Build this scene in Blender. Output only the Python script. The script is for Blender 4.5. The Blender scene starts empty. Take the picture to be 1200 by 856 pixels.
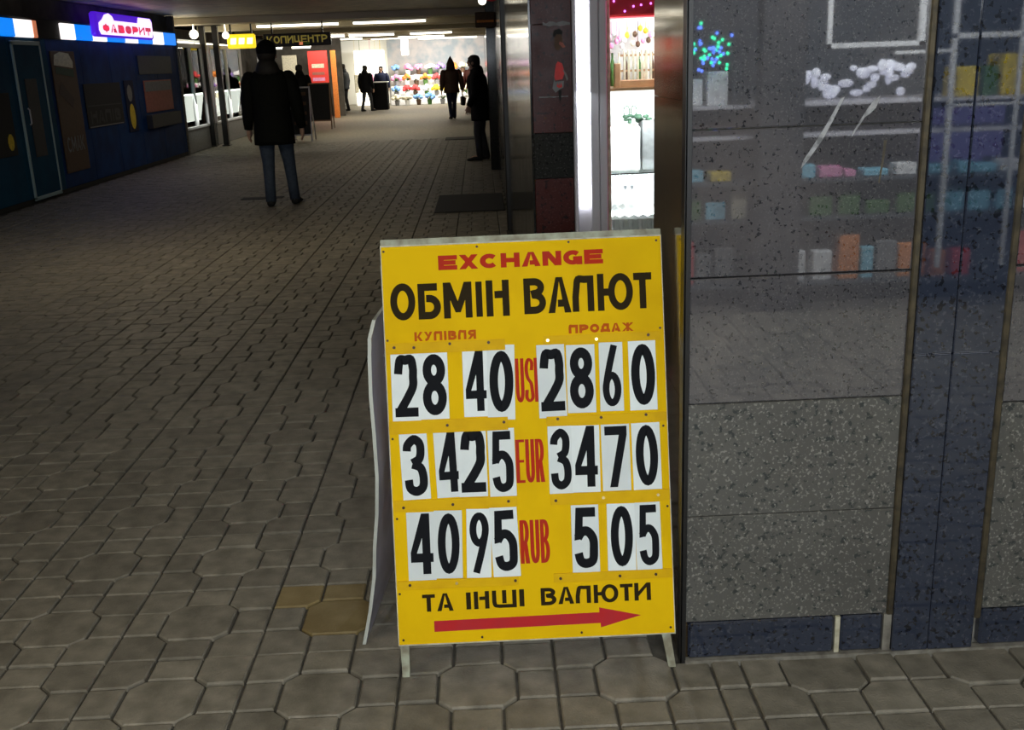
import bpy, bmesh, math, random
from mathutils import Vector, Matrix
random.seed(7)
C = bpy.context.scene.collection
SC = bpy.context.scene
PI = math.pi

# ------------------------------------------------------------------ camera
cam_d = bpy.data.cameras.new('camera'); cam = bpy.data.objects.new('camera', cam_d); C.objects.link(cam)
RT = Vector((0.99891, -0.03063, -0.03574)); FW = Vector((0.01964, 0.95970, -0.28031))
FW.normalize(); RT = (RT - FW*RT.dot(FW)).normalized(); UP = RT.cross(FW)
cam.matrix_world = Matrix(((RT.x, UP.x, -FW.x, 0), (RT.y, UP.y, -FW.y, 0), (RT.z, UP.z, -FW.z, 1.5), (0, 0, 0, 1)))
cam_d.sensor_fit = 'HORIZONTAL'; cam_d.sensor_width = 36; cam_d.lens = 36*1220.685/1200
cam_d.clip_start = 0.05; cam_d.clip_end = 200
SC.camera = cam
# ------------------------------------------------------------------ world, exposure
wd = bpy.data.worlds.new('world'); SC.world = wd; wd.use_nodes = True
wd.node_tree.nodes['Background'].inputs[0].default_value = (0.5, 0.55, 0.6, 1)
wd.node_tree.nodes['Background'].inputs[1].default_value = 0.02
SC.view_settings.view_transform = 'Standard'; SC.view_settings.look = 'None'
SC.view_settings.exposure = 0.0; SC.view_settings.gamma = 1.0; SC.view_settings.use_curve_mapping = False

# ------------------------------------------------------------------ lights
def area(name, loc, target, sx, sy, power, col, spread=None):
    d = bpy.data.lights.new(name, 'AREA'); d.shape = 'RECTANGLE'; d.size = sx; d.size_y = sy
    d.energy = power; d.color = col
    if spread: d.spread = math.radians(spread)
    o = bpy.data.objects.new(name, d); C.objects.link(o); o.location = loc
    v = Vector(target) - Vector(loc); o.rotation_euler = v.to_track_quat('-Z', 'Y').to_euler()
    return o
COOL = (0.86, 0.93, 1.0); WARM = (1.0, 0.86, 0.62); NEUT = (1.0, 0.95, 0.86)
area('stall_lamp_light', (0.12, -1.20, 1.80), (0.1, 2.4, 0.5), 1.4, 0.6, 92, COOL)
area('stall_goods_fill', (2.3, -0.25, 2.42), (2.3, -1.75, 0.7), 2.2, 0.2, 150, COOL)  # no fixture here, added to brighten the goods mirrored in the granite
area('near_ceiling_light', (-2.2, 0.6, 2.44), (-2.2, 0.6, 0), 1.2, 0.2, 26, WARM)
area('mid_ceiling_light', (-2.6, 8.6, 2.44), (-2.6, 8.6, 0), 1.2, 0.2, 34, WARM)
area('showcase_light', (1.1, 5.045, 1.665), (1.1, 5.40, 1.45), 1.0, 0.03, 9, COOL)
area('showcase_shelf_light', (1.1, 5.045, 1.335), (1.1, 5.35, 0.95), 1.0, 0.03, 16, COOL)
area('showcase_floor_light', (1.1, 5.04, 0.94), (1.1, 5.30, 0.6), 1.0, 0.03, 9, COOL)
area('valance_red_light', (0.95, 4.98, 1.95), (0.95, 5.04, 1.75), 0.8, 0.03, 8, (1.0, 0.05, 0.25), 70)
area('showcase_side_light', (0.48, 4.90, 1.5), (0.35, 3.0, 0.6), 0.05, 1.3, 9, COOL)
for yy, pw in ((17.0, 13), (25.0, 46), (33.0, 80)):
    area('passage_light', (-2.8, yy, 2.40), (-2.8, yy, 0), 3.2, 0.15, pw, (1.0, .90, .70))
area('flower_light', (-1.7, 40.9, 2.25), (-1.7, 42.4, 0.9), 3.6, 0.3, 230, (1, .97, .9))
area('flower_light_floor', (-1.7, 39.0, 2.35), (-1.7, 39.0, 0), 3.6, 0.3, 130, (1, .95, .82))
area('window_goods_fill', (-5.70, 21.5, 1.3), (-6.2, 21.5, 1.2), 1.4, 1.5, 26, (.93, 1, .88))  # unseen panel added behind the glass, facing in to brighten the shelves
area('window_goods_fill', (-5.70, 24.5, 1.3), (-6.2, 24.5, 1.2), 2.4, 1.5, 34, (.93, 1, .88))  # same kind of added inward fill for the second window
area('copy_shop_light', (-4.6, 31.0, 2.3), (-4.8, 33.5, 1.3), 1.4, 0.3, 60, NEUT)

# ------------------------------------------------------------------ materials
def mat(name, col, rough=0.6, metal=0.0, spec=0.5, col2=None, nscale=20, bump=0.0, bscale=60, emit=None, estr=0.0, coat=0.0,
        objrand=0.0, ramp=(0.4, 0.65), ior=1.5, detail=6, trans=0.0):
    m = bpy.data.materials.new(name); m.use_nodes = True
    nt = m.node_tree; N = nt.nodes; L = nt.links; b = N['Principled BSDF']
    b.inputs['Base Color'].default_value = (*col, 1); b.inputs['Roughness'].default_value = rough
    b.inputs['Metallic'].default_value = metal; b.inputs['Specular IOR Level'].default_value = spec
    b.inputs['IOR'].default_value = ior; b.inputs['Coat Weight'].default_value = coat; b.inputs['Coat Roughness'].default_value = 0.04
    b.inputs['Transmission Weight'].default_value = trans
    tc = N.new('ShaderNodeTexCoord'); last = None
    if col2 is not None:
        n = N.new('ShaderNodeTexNoise'); n.inputs['Scale'].default_value = nscale; n.inputs['Detail'].default_value = detail
        L.new(tc.outputs['Object'], n.inputs['Vector'])
        r = N.new('ShaderNodeMapRange'); r.inputs[1].default_value = ramp[0]; r.inputs[2].default_value = ramp[1]
        L.new(n.outputs['Fac'], r.inputs[0])
        mx = N.new('ShaderNodeMix'); mx.data_type = 'RGBA'
        mx.inputs['A'].default_value = (*col, 1); mx.inputs['B'].default_value = (*col2, 1)
        L.new(r.outputs[0], mx.inputs['Factor']); last = mx.outputs['Result']
    if objrand:
        oi = N.new('ShaderNodeObjectInfo'); h = N.new('ShaderNodeHueSaturation')
        mr = N.new('ShaderNodeMapRange'); mr.inputs[3].default_value = 1-objrand; mr.inputs[4].default_value = 1+objrand
        L.new(oi.outputs['Random'], mr.inputs[0]); L.new(mr.outputs[0], h.inputs['Value'])
        if last: L.new(last, h.inputs['Color'])
        else: h.inputs['Color'].default_value = (*col, 1)
        last = h.outputs['Color']
    if last: L.new(last, b.inputs['Base Color'])
    if bump:
        n2 = N.new('ShaderNodeTexNoise'); n2.inputs['Scale'].default_value = bscale; n2.inputs['Detail'].default_value = 5
        L.new(tc.outputs['Object'], n2.inputs['Vector'])
        bp = N.new('ShaderNodeBump'); bp.inputs['Strength'].default_value = bump; bp.inputs['Distance'].default_value = 0.003
        L.new(n2.outputs['Fac'], bp.inputs['Height']); L.new(bp.outputs['Normal'], b.inputs['Normal'])
    if emit: b.inputs['Emission Color'].default_value = (*emit, 1); b.inputs['Emission Strength'].default_value = estr
    return m

def granite(name, base, dark, light, rough, sdark=70, slight=110, td=0.30, tl=0.16, ior=1.5, cloud=None, bump=0.0, coat=0.0):
    m = bpy.data.materials.new(name); m.use_nodes = True
    nt = m.node_tree; N = nt.nodes; L = nt.links; b = N['Principled BSDF']
    tc = N.new('ShaderNodeTexCoord')
    def noise(sc, lo, hi, det=3, off=0):
        mp = N.new('ShaderNodeMapping'); mp.inputs['Location'].default_value = (off, off*2, off*.7); L.new(tc.outputs['Object'], mp.inputs['Vector'])
        n = N.new('ShaderNodeTexNoise'); n.inputs['Scale'].default_value = sc; n.inputs['Detail'].default_value = det
        L.new(mp.outputs[0], n.inputs['Vector'])
        r = N.new('ShaderNodeMapRange'); r.inputs[1].default_value = lo; r.inputs[2].default_value = hi; L.new(n.outputs['Fac'], r.inputs[0])
        return r.outputs[0]
    def mix(a, bcol, f):
        mx = N.new('ShaderNodeMix'); mx.data_type = 'RGBA'
        if isinstance(a, tuple): mx.inputs['A'].default_value = (*a, 1)
        else: L.new(a, mx.inputs['A'])
        mx.inputs['B'].default_value = (*bcol, 1); L.new(f, mx.inputs['Factor']); return mx.outputs['Result']
    c = base
    if cloud: c = mix(c, cloud, noise(3.5, .35, .7, 5, 3))
    c = mix(c, dark, noise(sdark, .5+td*.25, .5+td*.25+.06, 4))
    c = mix(c, light, noise(slight, .60-tl*.1, .66, 3, 9))
    L.new(c, b.inputs['Base Color'])
    b.inputs['IOR'].default_value = ior; b.inputs['Coat Weight'].default_value = coat
    rr = N.new('ShaderNodeMath'); rr.operation = 'MULTIPLY_ADD'; L.new(noise(6, .3, .8, 5, 5), rr.inputs[0])
    rr.inputs[1].default_value = rough*.5; rr.inputs[2].default_value = rough*.75; L.new(rr.outputs[0], b.inputs['Roughness'])
    if bump:
        n2 = N.new('ShaderNodeTexNoise'); n2.inputs['Scale'].default_value = 55; L.new(tc.outputs['Object'], n2.inputs['Vector'])
        bp = N.new('ShaderNodeBump'); bp.inputs['Strength'].default_value = bump; bp.inputs['Distance'].default_value = 0.002
        L.new(n2.outputs['Fac'], bp.inputs['Height']); L.new(bp.outputs['Normal'], b.inputs['Normal'])
    return m

def glass_mat(name, tint=(1, 1, 1), refl=0.08):
    m = bpy.data.materials.new(name); m.use_nodes = True; nt = m.node_tree; N = nt.nodes; L = nt.links
    N.remove(N['Principled BSDF']); t = N.new('ShaderNodeBsdfTransparent'); t.inputs[0].default_value = (*tint, 1)
    g = N.new('ShaderNodeBsdfGlossy'); g.inputs['Roughness'].default_value = 0.02
    f = N.new('ShaderNodeFresnel'); f.inputs[0].default_value = 1.45
    mx = N.new('ShaderNodeMixShader'); L.new(f.outputs[0], mx.inputs[0]); L.new(t.outputs[0], mx.inputs[1]); L.new(g.outputs[0], mx.inputs[2])
    L.new(mx.outputs[0], N['Material Output'].inputs[0]); return m

M = {}
M['paver'] = mat('paver', (0.108, 0.096, 0.070), 0.66, col2=(0.228, 0.204, 0.156), nscale=14, bump=0.8, bscale=160, objrand=0.16, ramp=(.3, .72), detail=10)
M['paver_ochre'] = mat('paver_ochre', (0.17, 0.12, 0.042), 0.6, col2=(0.23, 0.175, 0.075), nscale=9, bump=0.5, bscale=140, objrand=0.1)
M['paver_far'] = mat('paver_far', (0.108, 0.096, 0.070), 0.60, col2=(0.228, 0.204, 0.156), nscale=14, bump=0.8, bscale=160, ramp=(.3, .72), detail=10, objrand=0.16)
nt_ = M['paver_far'].node_tree; geo_ = nt_.nodes.new('ShaderNodeNewGeometry')
mr_ = [n for n in nt_.nodes if n.type == 'MAP_RANGE' and n.inputs[0].is_linked and n.inputs[0].links[0].from_node.type == 'OBJECT_INFO'][0]
nt_.links.new(geo_.outputs['Random Per Island'], mr_.inputs[0])
M['joint'] = mat('joint_sand', (0.055, 0.048, 0.036), 0.9, col2=(0.09, 0.08, 0.06), nscale=40, bump=0.6)
M['yellow'] = mat('yellow_paint', (0.74, 0.465, 0.002), 0.65, spec=.06, col2=(0.67, 0.405, 0.002), nscale=7, ramp=(.45, .7), bump=0.12, bscale=30)
M['rail'] = mat('yellow_rail', (0.69, 0.415, 0.002), 0.6, spec=.1, col2=(0.60, 0.345, 0.002), nscale=14, ramp=(.45, .75))
M['white_edge'] = mat('cream_edge', (0.55, 0.52, 0.38), 0.6, col2=(.35, .32, .22), nscale=30)
M['card'] = mat('white_card', (0.70, 0.75, 0.73), 0.5, spec=.2, col2=(0.64, 0.69, 0.68), nscale=12, objrand=0.09)
M['ink'] = mat('black_ink', (0.006, 0.007, 0.009), 0.7, spec=.1)
M['brownink'] = mat('dark_brown_ink', (0.022, 0.014, 0.003), 0.7, spec=.1)
M['redink'] = mat('red_ink', (0.44, 0.026, 0.008), 0.7, spec=.1, col2=(.40, .03, .015), nscale=20)
M['arrowred'] = mat('arrow_red', (0.46, 0.022, 0.024), 0.7, spec=.1, col2=(.42, .025, .03), nscale=20)
M['orangeink'] = mat('orange_ink', (0.46, 0.085, 0.006), 0.7, spec=.1)
M['screw'] = mat('rusty_screw', (0.045, 0.02, 0.008), 0.5, metal=0.5)
M['steel_screw'] = mat('steel_screw', (0.6, 0.45, 0.2), 0.3, metal=0.9)
M['wood_leg'] = mat('painted_leg', (0.36, 0.38, 0.28), 0.7, col2=(0.20, 0.18, 0.12), nscale=25, bump=.3)
M['board_white'] = mat('white_hardboard', (0.50, 0.52, 0.46), 0.55, col2=(.38, .39, .34), nscale=10)
M['board_back'] = mat('grey_board_face', (0.46, 0.44, 0.53), 0.55, col2=(.34, .33, .40), nscale=8)
M['granite_pol'] = granite('polished_granite', (0.056, 0.055, 0.060), (0.024, 0.024, 0.026), (0.105, 0.10, 0.10), 0.022, sdark=120, slight=230, td=.42, ior=2.0, cloud=(.095, .086, .086))
M['granite_grey'] = granite('honed_granite', (0.088, 0.085, 0.073), (0.024, 0.028, 0.026), (0.205, 0.195, 0.17), 0.55, td=.34, tl=.3, sdark=60, slight=140, cloud=(.070, .067, .058), bump=.4)
M['granite_blue'] = granite('blue_black_granite', (0.022, 0.027, 0.042), (0.008, 0.009, 0.013), (0.045, 0.052, 0.07), 0.03, ior=1.7, cloud=(.026, .032, .050))
M['granite_red'] = granite('red_brown_granite', (0.055, 0.011, 0.008), (0.012, 0.005, 0.005), (0.09, 0.035, 0.03), 0.35, ior=1.22, sdark=45)
M['granite_dark'] = granite('dark_granite', (0.022, 0.022, 0.020), (0.008, 0.008, 0.008), (0.06, 0.06, 0.055), 0.13, ior=1.22, sdark=50)
M['granite_brown'] = granite('brown_side_granite', (0.072, 0.047, 0.022), (0.02, 0.014, 0.01), (0.11, 0.075, 0.04), 0.12, ior=1.5, sdark=35)
M['mortar'] = mat('mortar', (0.20, 0.185, 0.15), 0.9, col2=(.10, .09, .07), nscale=30)
M['brass'] = mat('tarnished_brass', (0.11, 0.09, 0.055), 0.42, metal=0.6, col2=(.06, .05, .035), nscale=30)
M['dark_metal'] = mat('dark_metal', (0.02, 0.019, 0.018), 0.4, metal=0.4)
M['alu'] = mat('grey_aluminium', (0.55, 0.53, 0.56), 0.5)
M['stall_wall'] = mat('stall_back_wall', (.30, .28, .27), .7, col2=(.18, .21, .23), nscale=3)
M['black'] = mat('black_matt', (0.010, 0.010, 0.010), 0.8)
M['wall_dark'] = mat('dark_plaster', (0.10, 0.09, 0.075), 0.8, col2=(.06, .055, .045), nscale=4)
M['ceil'] = mat('ceiling_slat', (0.68, 0.58, 0.40), 0.5, col2=(.50, .43, .30), nscale=5)
M['beam'] = mat('ceiling_beam', (0.56, 0.48, 0.33), 0.6)
M['tube'] = mat('fluorescent_tube', (1, 1, 1), 0.5, emit=(0.88, 0.92, 1.0), estr=9)
M['tube_far'] = mat('fluorescent_far', (1, 1, 1), 0.5, emit=(1.0, 0.93, 0.74), estr=3.2)
M['white'] = mat('white_paint', (0.8, 0.8, 0.78), 0.5)
M['blue_wall'] = mat('blue_kiosk_paint', (0.006, 0.040, 0.165), 0.7, spec=.1, col2=(.005, .028, .11), nscale=3)
M['teal_wall'] = mat('teal_kiosk_paint', (0.004, 0.066, 0.135), 0.7, spec=.1, col2=(.004, .05, .11), nscale=3)
M['pale_frame'] = mat('pale_blue_frame', (0.32, 0.46, 0.50), 0.5)
M['lb_blue'] = mat('lightbox_blue', (0, .2, .8), 0.5, emit=(0.0, 0.22, 0.92), estr=1.05)
M['lb_white'] = mat('lightbox_white', (1, 1, 1), 0.5, emit=(1.0, 0.93, 0.90), estr=1.3)
M['lb_red'] = mat('lightbox_orange', (1, .3, .1), 0.5, emit=(.8, .25, .12), estr=.6)
M['lb_pink'] = mat('lightbox_pink', (1, .8, .95), 0.5, emit=(1.0, 0.72, 0.98), estr=1.3)
M['lb_purple'] = mat('lightbox_purple', (.1, 0, .5), 0.5, emit=(0.07, 0.01, 0.55), estr=1.0)
M['lb_text'] = mat('lightbox_red_text', (.6, .05, .15), 0.5, emit=(.62, .03, .10), estr=.9)
M['lb_yellow'] = mat('lightbox_yellow', (1, .8, .05), 0.5, emit=(1.0, 0.72, 0.02), estr=1.0)
M['glass'] = glass_mat('window_glass', (.93, .96, .94))
M['wood'] = mat('pale_wood', (0.55, 0.33, 0.17), 0.5, col2=(.42, .24, .12), nscale=12)
M['red_cloth'] = mat('red_cloth', (0.75, 0.02, 0.04), 0.7, emit=(1, .02, .05), estr=0.0)
M['led_purple'] = mat('purple_led', (.5, .2, 1), 0.5, emit=(.45, .15, 1.0), estr=4)
M['led_green'] = mat('green_led', (.1, 1, .5), 0.5, emit=(.02, 1.0, .45), estr=9)
M['led_blue'] = mat('blue_led', (.1, .3, 1), 0.5, emit=(.1, .2, 1.0), estr=11)
def flat(name, c, r=.6, e=0):
    if name not in M: M[name] = mat(name, c, r)
    return M[name]
for n, c in dict(pink=(.80, .30, .50), cream=(.80, .74, .55), redf=(.75, .06, .06), bluef=(.20, .40, .80), yellowf=(.85, .62, .03), violet=(.40, .25, .70), leaf=(.06, .16, .03), whitef=(.85, .84, .82), tealf=(.05, .45, .50), orangef=(.80, .25, .04), salmon=(.42, .13, .09), darkgreen=(.02, .06, .03), choc=(.09, .045, .02), greyf=(.22, .22, .22), navy=(.02, .025, .06), skin=(.50, .30, .21), hair=(.02, .014, .010), jeans=(.045, .065, .10), coat=(.007, .0075, .0055), coat2=(.005, .005, .006), wine=(.10, .014, .010), oxblood=(.05, .02, .012), charcoal=(.03, .03, .033), slate=(.05, .06, .07), fur=(.018, .014, .010), aqua=(.25, .60, .75), blonde=(.45, .38, .20)).items():
    M[n] = mat(n, c, .8 if n in ('coat', 'coat2', 'jeans', 'navy') else .7, spec=.15 if n in ('coat', 'coat2', 'navy') else .5, col2=tuple(x*.75 for x in c), nscale=30)

# ------------------------------------------------------------------ mesh builder
class MB:
    def __init__(s): s.v = []; s.f = []; s.mi = []; s.cur = 0
    def add(s, vs, fs):
        o = len(s.v); s.v += [tuple(v) for v in vs]; s.f += [tuple(i+o for i in f) for f in fs]; s.mi += [s.cur]*len(fs); return s
    def box(s, x0, x1, y0, y1, z0, z1):
        s.add([(x0, y0, z0), (x1, y0, z0), (x1, y1, z0), (x0, y1, z0), (x0, y0, z1), (x1, y0, z1), (x1, y1, z1), (x0, y1, z1)],
              [(0, 3, 2, 1), (4, 5, 6, 7), (0, 1, 5, 4), (1, 2, 6, 5), (2, 3, 7, 6), (3, 0, 4, 7)]); return s
    def bbox(s, x0, x1, y0, y1, z0, z1, b=.003):      # box with chamfered edges
        xs = (x0, x1); ys = (y0, y1); zs = (z0, z1); vs = []; idx = {}
        for i in (0, 1):
            for j in (0, 1):
                for k in (0, 1):
                    sx, sy, sz = (1-2*i)*b, (1-2*j)*b, (1-2*k)*b
                    for a, p in enumerate(((xs[i], ys[j]+sy, zs[k]+sz), (xs[i]+sx, ys[j], zs[k]+sz), (xs[i]+sx, ys[j]+sy, zs[k]))):
                        idx[i, j, k, a] = len(vs); vs.append(p)
        F = []
        for a, A in ((0, lambda q, r, i: (i, q, r)), (1, lambda q, r, i: (q, i, r)), (2, lambda q, r, i: (q, r, i))):
            for i in (0, 1): F.append([idx[(*A(q, r, i), a)] for q, r in ((0, 0), (1, 0), (1, 1), (0, 1))])
        for q in (0, 1):
            for r in (0, 1):
                F.append([idx[0, q, r, 1], idx[1, q, r, 1], idx[1, q, r, 2], idx[0, q, r, 2]])
                F.append([idx[q, 0, r, 0], idx[q, 1, r, 0], idx[q, 1, r, 2], idx[q, 0, r, 2]])
                F.append([idx[q, r, 0, 0], idx[q, r, 1, 0], idx[q, r, 1, 1], idx[q, r, 0, 1]])
                for k in (0, 1): F.append([idx[q, r, k, 0], idx[q, r, k, 1], idx[q, r, k, 2]])
        s.add(vs, F); return s
    def tube(s, pts, rad, n=10, ref=(0, 1, 0), cap=True):
        pts = [Vector(p) for p in pts]; rings = []
        for i, p in enumerate(pts):
            d = (pts[min(i+1, len(pts)-1)] - pts[max(i-1, 0)]).normalized()
            r = rad[i] if isinstance(rad, (list, tuple)) else rad
            rx, ry = r if isinstance(r, (list, tuple)) else (r, r)
            a = Vector(ref).cross(d)
            if a.length < 1e-3: a = Vector((1, 0, 0)).cross(d)
            a.normalize(); b = d.cross(a)
            rings.append([p + a*math.cos(t)*rx + b*math.sin(t)*ry for t in [2*PI*k/n for k in range(n)]])
        vs = [v for R in rings for v in R]; fs = []
        for i in range(len(pts)-1):
            for k in range(n): fs.append((i*n+k, i*n+(k+1) % n, (i+1)*n+(k+1) % n, (i+1)*n+k))
        if cap: fs.append(tuple(range(n))[::-1]); fs.append(tuple((len(pts)-1)*n+k for k in range(n)))
        s.add(vs, fs); return s
    def ball(s, c, r, n=8, m=6):
        rx, ry, rz = r if isinstance(r, (list, tuple)) else (r, r, r)
        vs = [(c[0], c[1], c[2]-rz)]
        for i in range(1, m):
            a = -PI/2+PI*i/m
            for k in range(n): t = 2*PI*k/n; vs.append((c[0]+rx*math.cos(a)*math.cos(t), c[1]+ry*math.cos(a)*math.sin(t), c[2]+rz*math.sin(a)))
        vs.append((c[0], c[1], c[2]+rz)); fs = []
        for k in range(n): fs.append((0, 1+(k+1) % n, 1+k)); fs.append((len(vs)-1, 1+(m-2)*n+k, 1+(m-2)*n+(k+1) % n))
        for i in range(m-2):
            for k in range(n): fs.append((1+i*n+k, 1+i*n+(k+1) % n, 1+(i+1)*n+(k+1) % n, 1+(i+1)*n+k))
        s.add(vs, fs); return s
    def prism(s, poly, fn, d0, d1):   # poly in 2D, fn(x,y,d)->3D, extruded from depth d0 (back) to d1 (front)
        n = len(poly); s.add([fn(x, y, d0) for x, y in poly] + [fn(x, y, d1) for x, y in poly],
            [tuple(range(n))[::-1], tuple(range(n, 2*n))] + [(i, (i+1) % n, n+(i+1) % n, n+i) for i in range(n)]); return s
    def build(s, name, m, parent=None, smooth=False, origin=None):
        me = bpy.data.meshes.new(name)
        if parent is not None: off = Vector(parent['_o']) if '_o' in parent else Vector((0, 0, 0))
        elif origin is not None: off = Vector(origin)
        else: off = Vector((0, 0, 0))
        me.from_pydata([(v[0]-off[0], v[1]-off[1], v[2]-off[2]) for v in s.v], [], s.f); me.update()
        for mm in (m if isinstance(m, list) else [m]): me.materials.append(mm)
        for p, i in zip(me.polygons, s.mi):
            p.material_index = i; p.use_smooth = smooth
        o = bpy.data.objects.new(name, me); C.objects.link(o)
        if parent is not None: o.parent = parent; ORG[o.name] = off
        else: o.location = off
        o['_o'] = tuple(off)
        return o
ORG = {}
def tag(o, label=None, cat=None, group=None, kind=None):
    if label: o['label'] = label
    if cat: o['category'] = cat
    if group: o['group'] = group
    if kind: o['kind'] = kind
    return o
def thing(name, label, cat, loc=(0, 0, 0), group=None):
    o = bpy.data.objects.new(name, None); C.objects.link(o); o.location = loc; o['_o'] = tuple(loc); o.empty_display_size = .05
    return tag(o, label, cat, group)
def struct(name, mb, m, label=None):
    o = mb.build(name, m); o['kind'] = 'structure'
    if label: o['label'] = label
    return o
def sempty(name):
    o = bpy.data.objects.new(name, None); C.objects.link(o); o['_o'] = (0, 0, 0); o['kind'] = 'structure'; return o

# ------------------------------------------------------------------ lettering: strokes of print
def arc(cx, cy, rx, ry, a0, a1, n=18):
    return [(cx+rx*math.cos(math.radians(a0+(a1-a0)*i/n)), cy+ry*math.sin(math.radians(a0+(a1-a0)*i/n))) for i in range(n+1)]
def spl(P, n=7):
    out = []
    for i in range(len(P)-1):
        p0 = P[max(i-1, 0)]; p1 = P[i]; p2 = P[i+1]; p3 = P[min(i+2, len(P)-1)]
        for k in range(n):
            t = k/n
            out.append(tuple(.5*((2*b)+(-a+c)*t+(2*a-5*b+4*c-d)*t*t+(-a+3*b-3*c+d)*t**3) for a, b, c, d in zip(p0, p1, p2, p3)))
    out.append(P[-1]); return out
def glyph(ch, w, h, tx, ty):
    X, Y = tx/2, ty/2; c = {'O': 'О', 'H': 'Н', 'B': 'B', 'A': 'А', 'P': 'Р', 'K': 'К', 'E': 'Е', 'C': 'С', 'I': 'І', 'T': 'Т', '0': 'О'}.get(ch, ch)
    V = lambda x, a=0, b=h: ('s', [(x, a), (x, b)])
    Hh = lambda y, a=0, b=w: ('s', [(a, y), (b, y)])
    if c == 'О': return [('c', arc(w/2, h/2, w/2-X, h/2-Y, 0, 360, 36)[:-1])]
    if c == 'Б': return [V(X), Hh(h-Y, 0, .86*w), ('s', [(.36*w, .60*h-Y*.2)] + [(.5*w, .60*h-Y*.2)] + arc(.5*w, .30*h+Y*.4, .5*w-X, .30*h-Y*.6, 90, -90, 14) + [(0, Y)])]
    if c == 'М': return [V(X), V(w-X), ('p', [(0, h), (tx*1.1, h), (w/2, .47*h), (w-tx*1.1, h), (w, h), (w/2+tx*.38, .16*h), (w/2-tx*.38, .16*h)])]
    if c == 'І': return [V(w/2)]
    if c == 'Н': return [V(X), V(w-X), Hh(.6*h, tx+.07*w, w-X)]
    if c == 'h': return [V(X), V(w-X), Hh(.5*h, X, w-X)]
    if c == 'В': return [V(X), ('s', [(0, h-Y)] + arc(.48*w, .775*h-Y*.4, .46*w-X, .225*h-Y*.6, 90, -90, 12) + [(.33*w, .55*h)]), ('s', [(.4*w, .53*h)] + arc(.5*w, .28*h+Y*.3, .5*w-X, .28*h-Y*.7, 80, -90, 12) + [(0, Y)])]
    if c == 'B': return [V(X), ('s', [(0, h-Y), (.4*w, h-Y)] + arc(.4*w, .76*h-Y*.4, .56*w-X, .24*h-Y*.6, 90, -90, 12) + [(X, .52*h)]), ('s', [(X, .53*h)] + arc(.4*w, .27*h+Y*.3, .6*w-X, .27*h-Y*.7, 90, -90, 12) + [(0, Y)])]
    if c == 'А': return [('p', [(0, 0), (tx*1.02, 0), (w/2+tx*.1, h), (w/2-tx*.5, h)]), ('p', [(w, 0), (w-tx*1.02, 0), (w/2-tx*.1, h), (w/2+tx*.5, h)]), Hh(.27*h, .42*w, .80*w)]
    if c == 'Л': return [('s', [(X, 0), (X, .35*h)] + spl([(X, .4*h), (X+.06*w, .7*h), (.28*w, .9*h), (.55*w, h-Y)], 4) + [(w-X, h-Y)]), V(w-X)]
    if c == 'Ю': return [V(tx*.5), Hh(.5*h, tx, .36*w), ('c', arc(.65*w, h/2, .35*w-X, h/2-Y, 0, 360, 34)[:-1])]
    if c == 'Т': return [V(w/2), Hh(h-Y)]
    if c == 'К': return [V(X), ('p', [(tx, .42*h), (w-tx*1.1, h), (w, h), (tx+.3*w, .52*h), (w, 0), (w-tx*1.15, 0), (tx, .5*h)])]
    if c == 'У': return [('p', [(w-tx, h), (w, h), (.5*w+X*.2, .12*h), (.3*w, 0), (.12*w, 0), (.12*w, ty*.9), (.3*w, ty)]), ('p', [(0, h), (tx*1.05, h), (.62*w, .42*h), (.5*w, .28*h)])]
    if c == 'П': return [('s', [(X, 0), (X, .7*h)] + spl([(X, .7*h), (X+.05*w, .88*h), (.35*w, h-Y)], 4) + [(w-X, h-Y)]), V(w-X)]
    if c == 'Я': return [V(w-X), ('s', [(w, h-Y), (.5*w, h-Y)] + arc(.5*w, .71*h-Y*.2, .46*w-X, .29*h-Y*.8, 90, 270, 12) + [(w-X, .42*h)]), ('p', [(0, 0), (tx*1.1, 0), (.75*w, .45*h), (.42*w, .45*h)])]
    if c == 'Р': return [V(X), ('s', [(0, h-Y)] + arc(.48*w, .69*h-Y*.2, .52*w-X, .31*h-Y*.8, 90, -90, 12) + [(X, .38*h)])]
    if c == 'R': return [V(X), ('s', [(0, h-Y)] + arc(.48*w, .73*h-Y*.2, .5*w-X, .27*h-Y*.8, 90, -90, 12) + [(X, .46*h)]), ('p', [(.35*w, .48*h), (.35*w+tx, .5*h), (w, 0), (w-tx*1.1, 0)])]
    if c == 'Д': return [Hh(.2*h), V(tx*.4, 0, .2*h), V(w-tx*.4, 0, .2*h), ('s', [(.22*w, .2*h), (.24*w, .6*h), (.4*w, h-Y), (.8*w, h-Y)]), V(.8*w-X*.2, .2*h, h)]
    if c == 'Ж': return [V(w/2), ('p', [(0, 0), (tx, 0), (w/2, .5*h), (w, 0), (w-tx, 0), (w/2+X, .5*h), (w-tx, h), (w, h), (w/2, .45*h), (0, h), (tx, h), (w/2-X, .5*h)][:3] + [(w/2, .62*h)]), ('p', [(w, 0), (w-tx, 0), (w/2, .38*h), (w/2, .62*h)]), ('p', [(0, h), (tx, h), (w/2, .62*h), (w/2, .38*h)]), ('p', [(w, h), (w-tx, h), (w/2, .62*h), (w/2, .38*h)])]
    if c == 'Ш': return [('s', [(X, h)] + [(X, .4*h)] + spl([(X, .35*h), (X+.05*w, .15*h), (.3*w, Y)], 4) + [(w-X, Y)]), V(w-X), V(w*.5, ty+.05*h, h)]
    if c == 'И': return [V(X), V(w-X), ('p', [(tx*.9, .22*h), (tx*.9, .5*h), (w-tx, h), (w-X, h), (w-tx, .74*h)])]
    if c == 'Е': return [V(X), Hh(h-Y), Hh(h/2, 0, .92*w), Hh(Y)]
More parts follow.
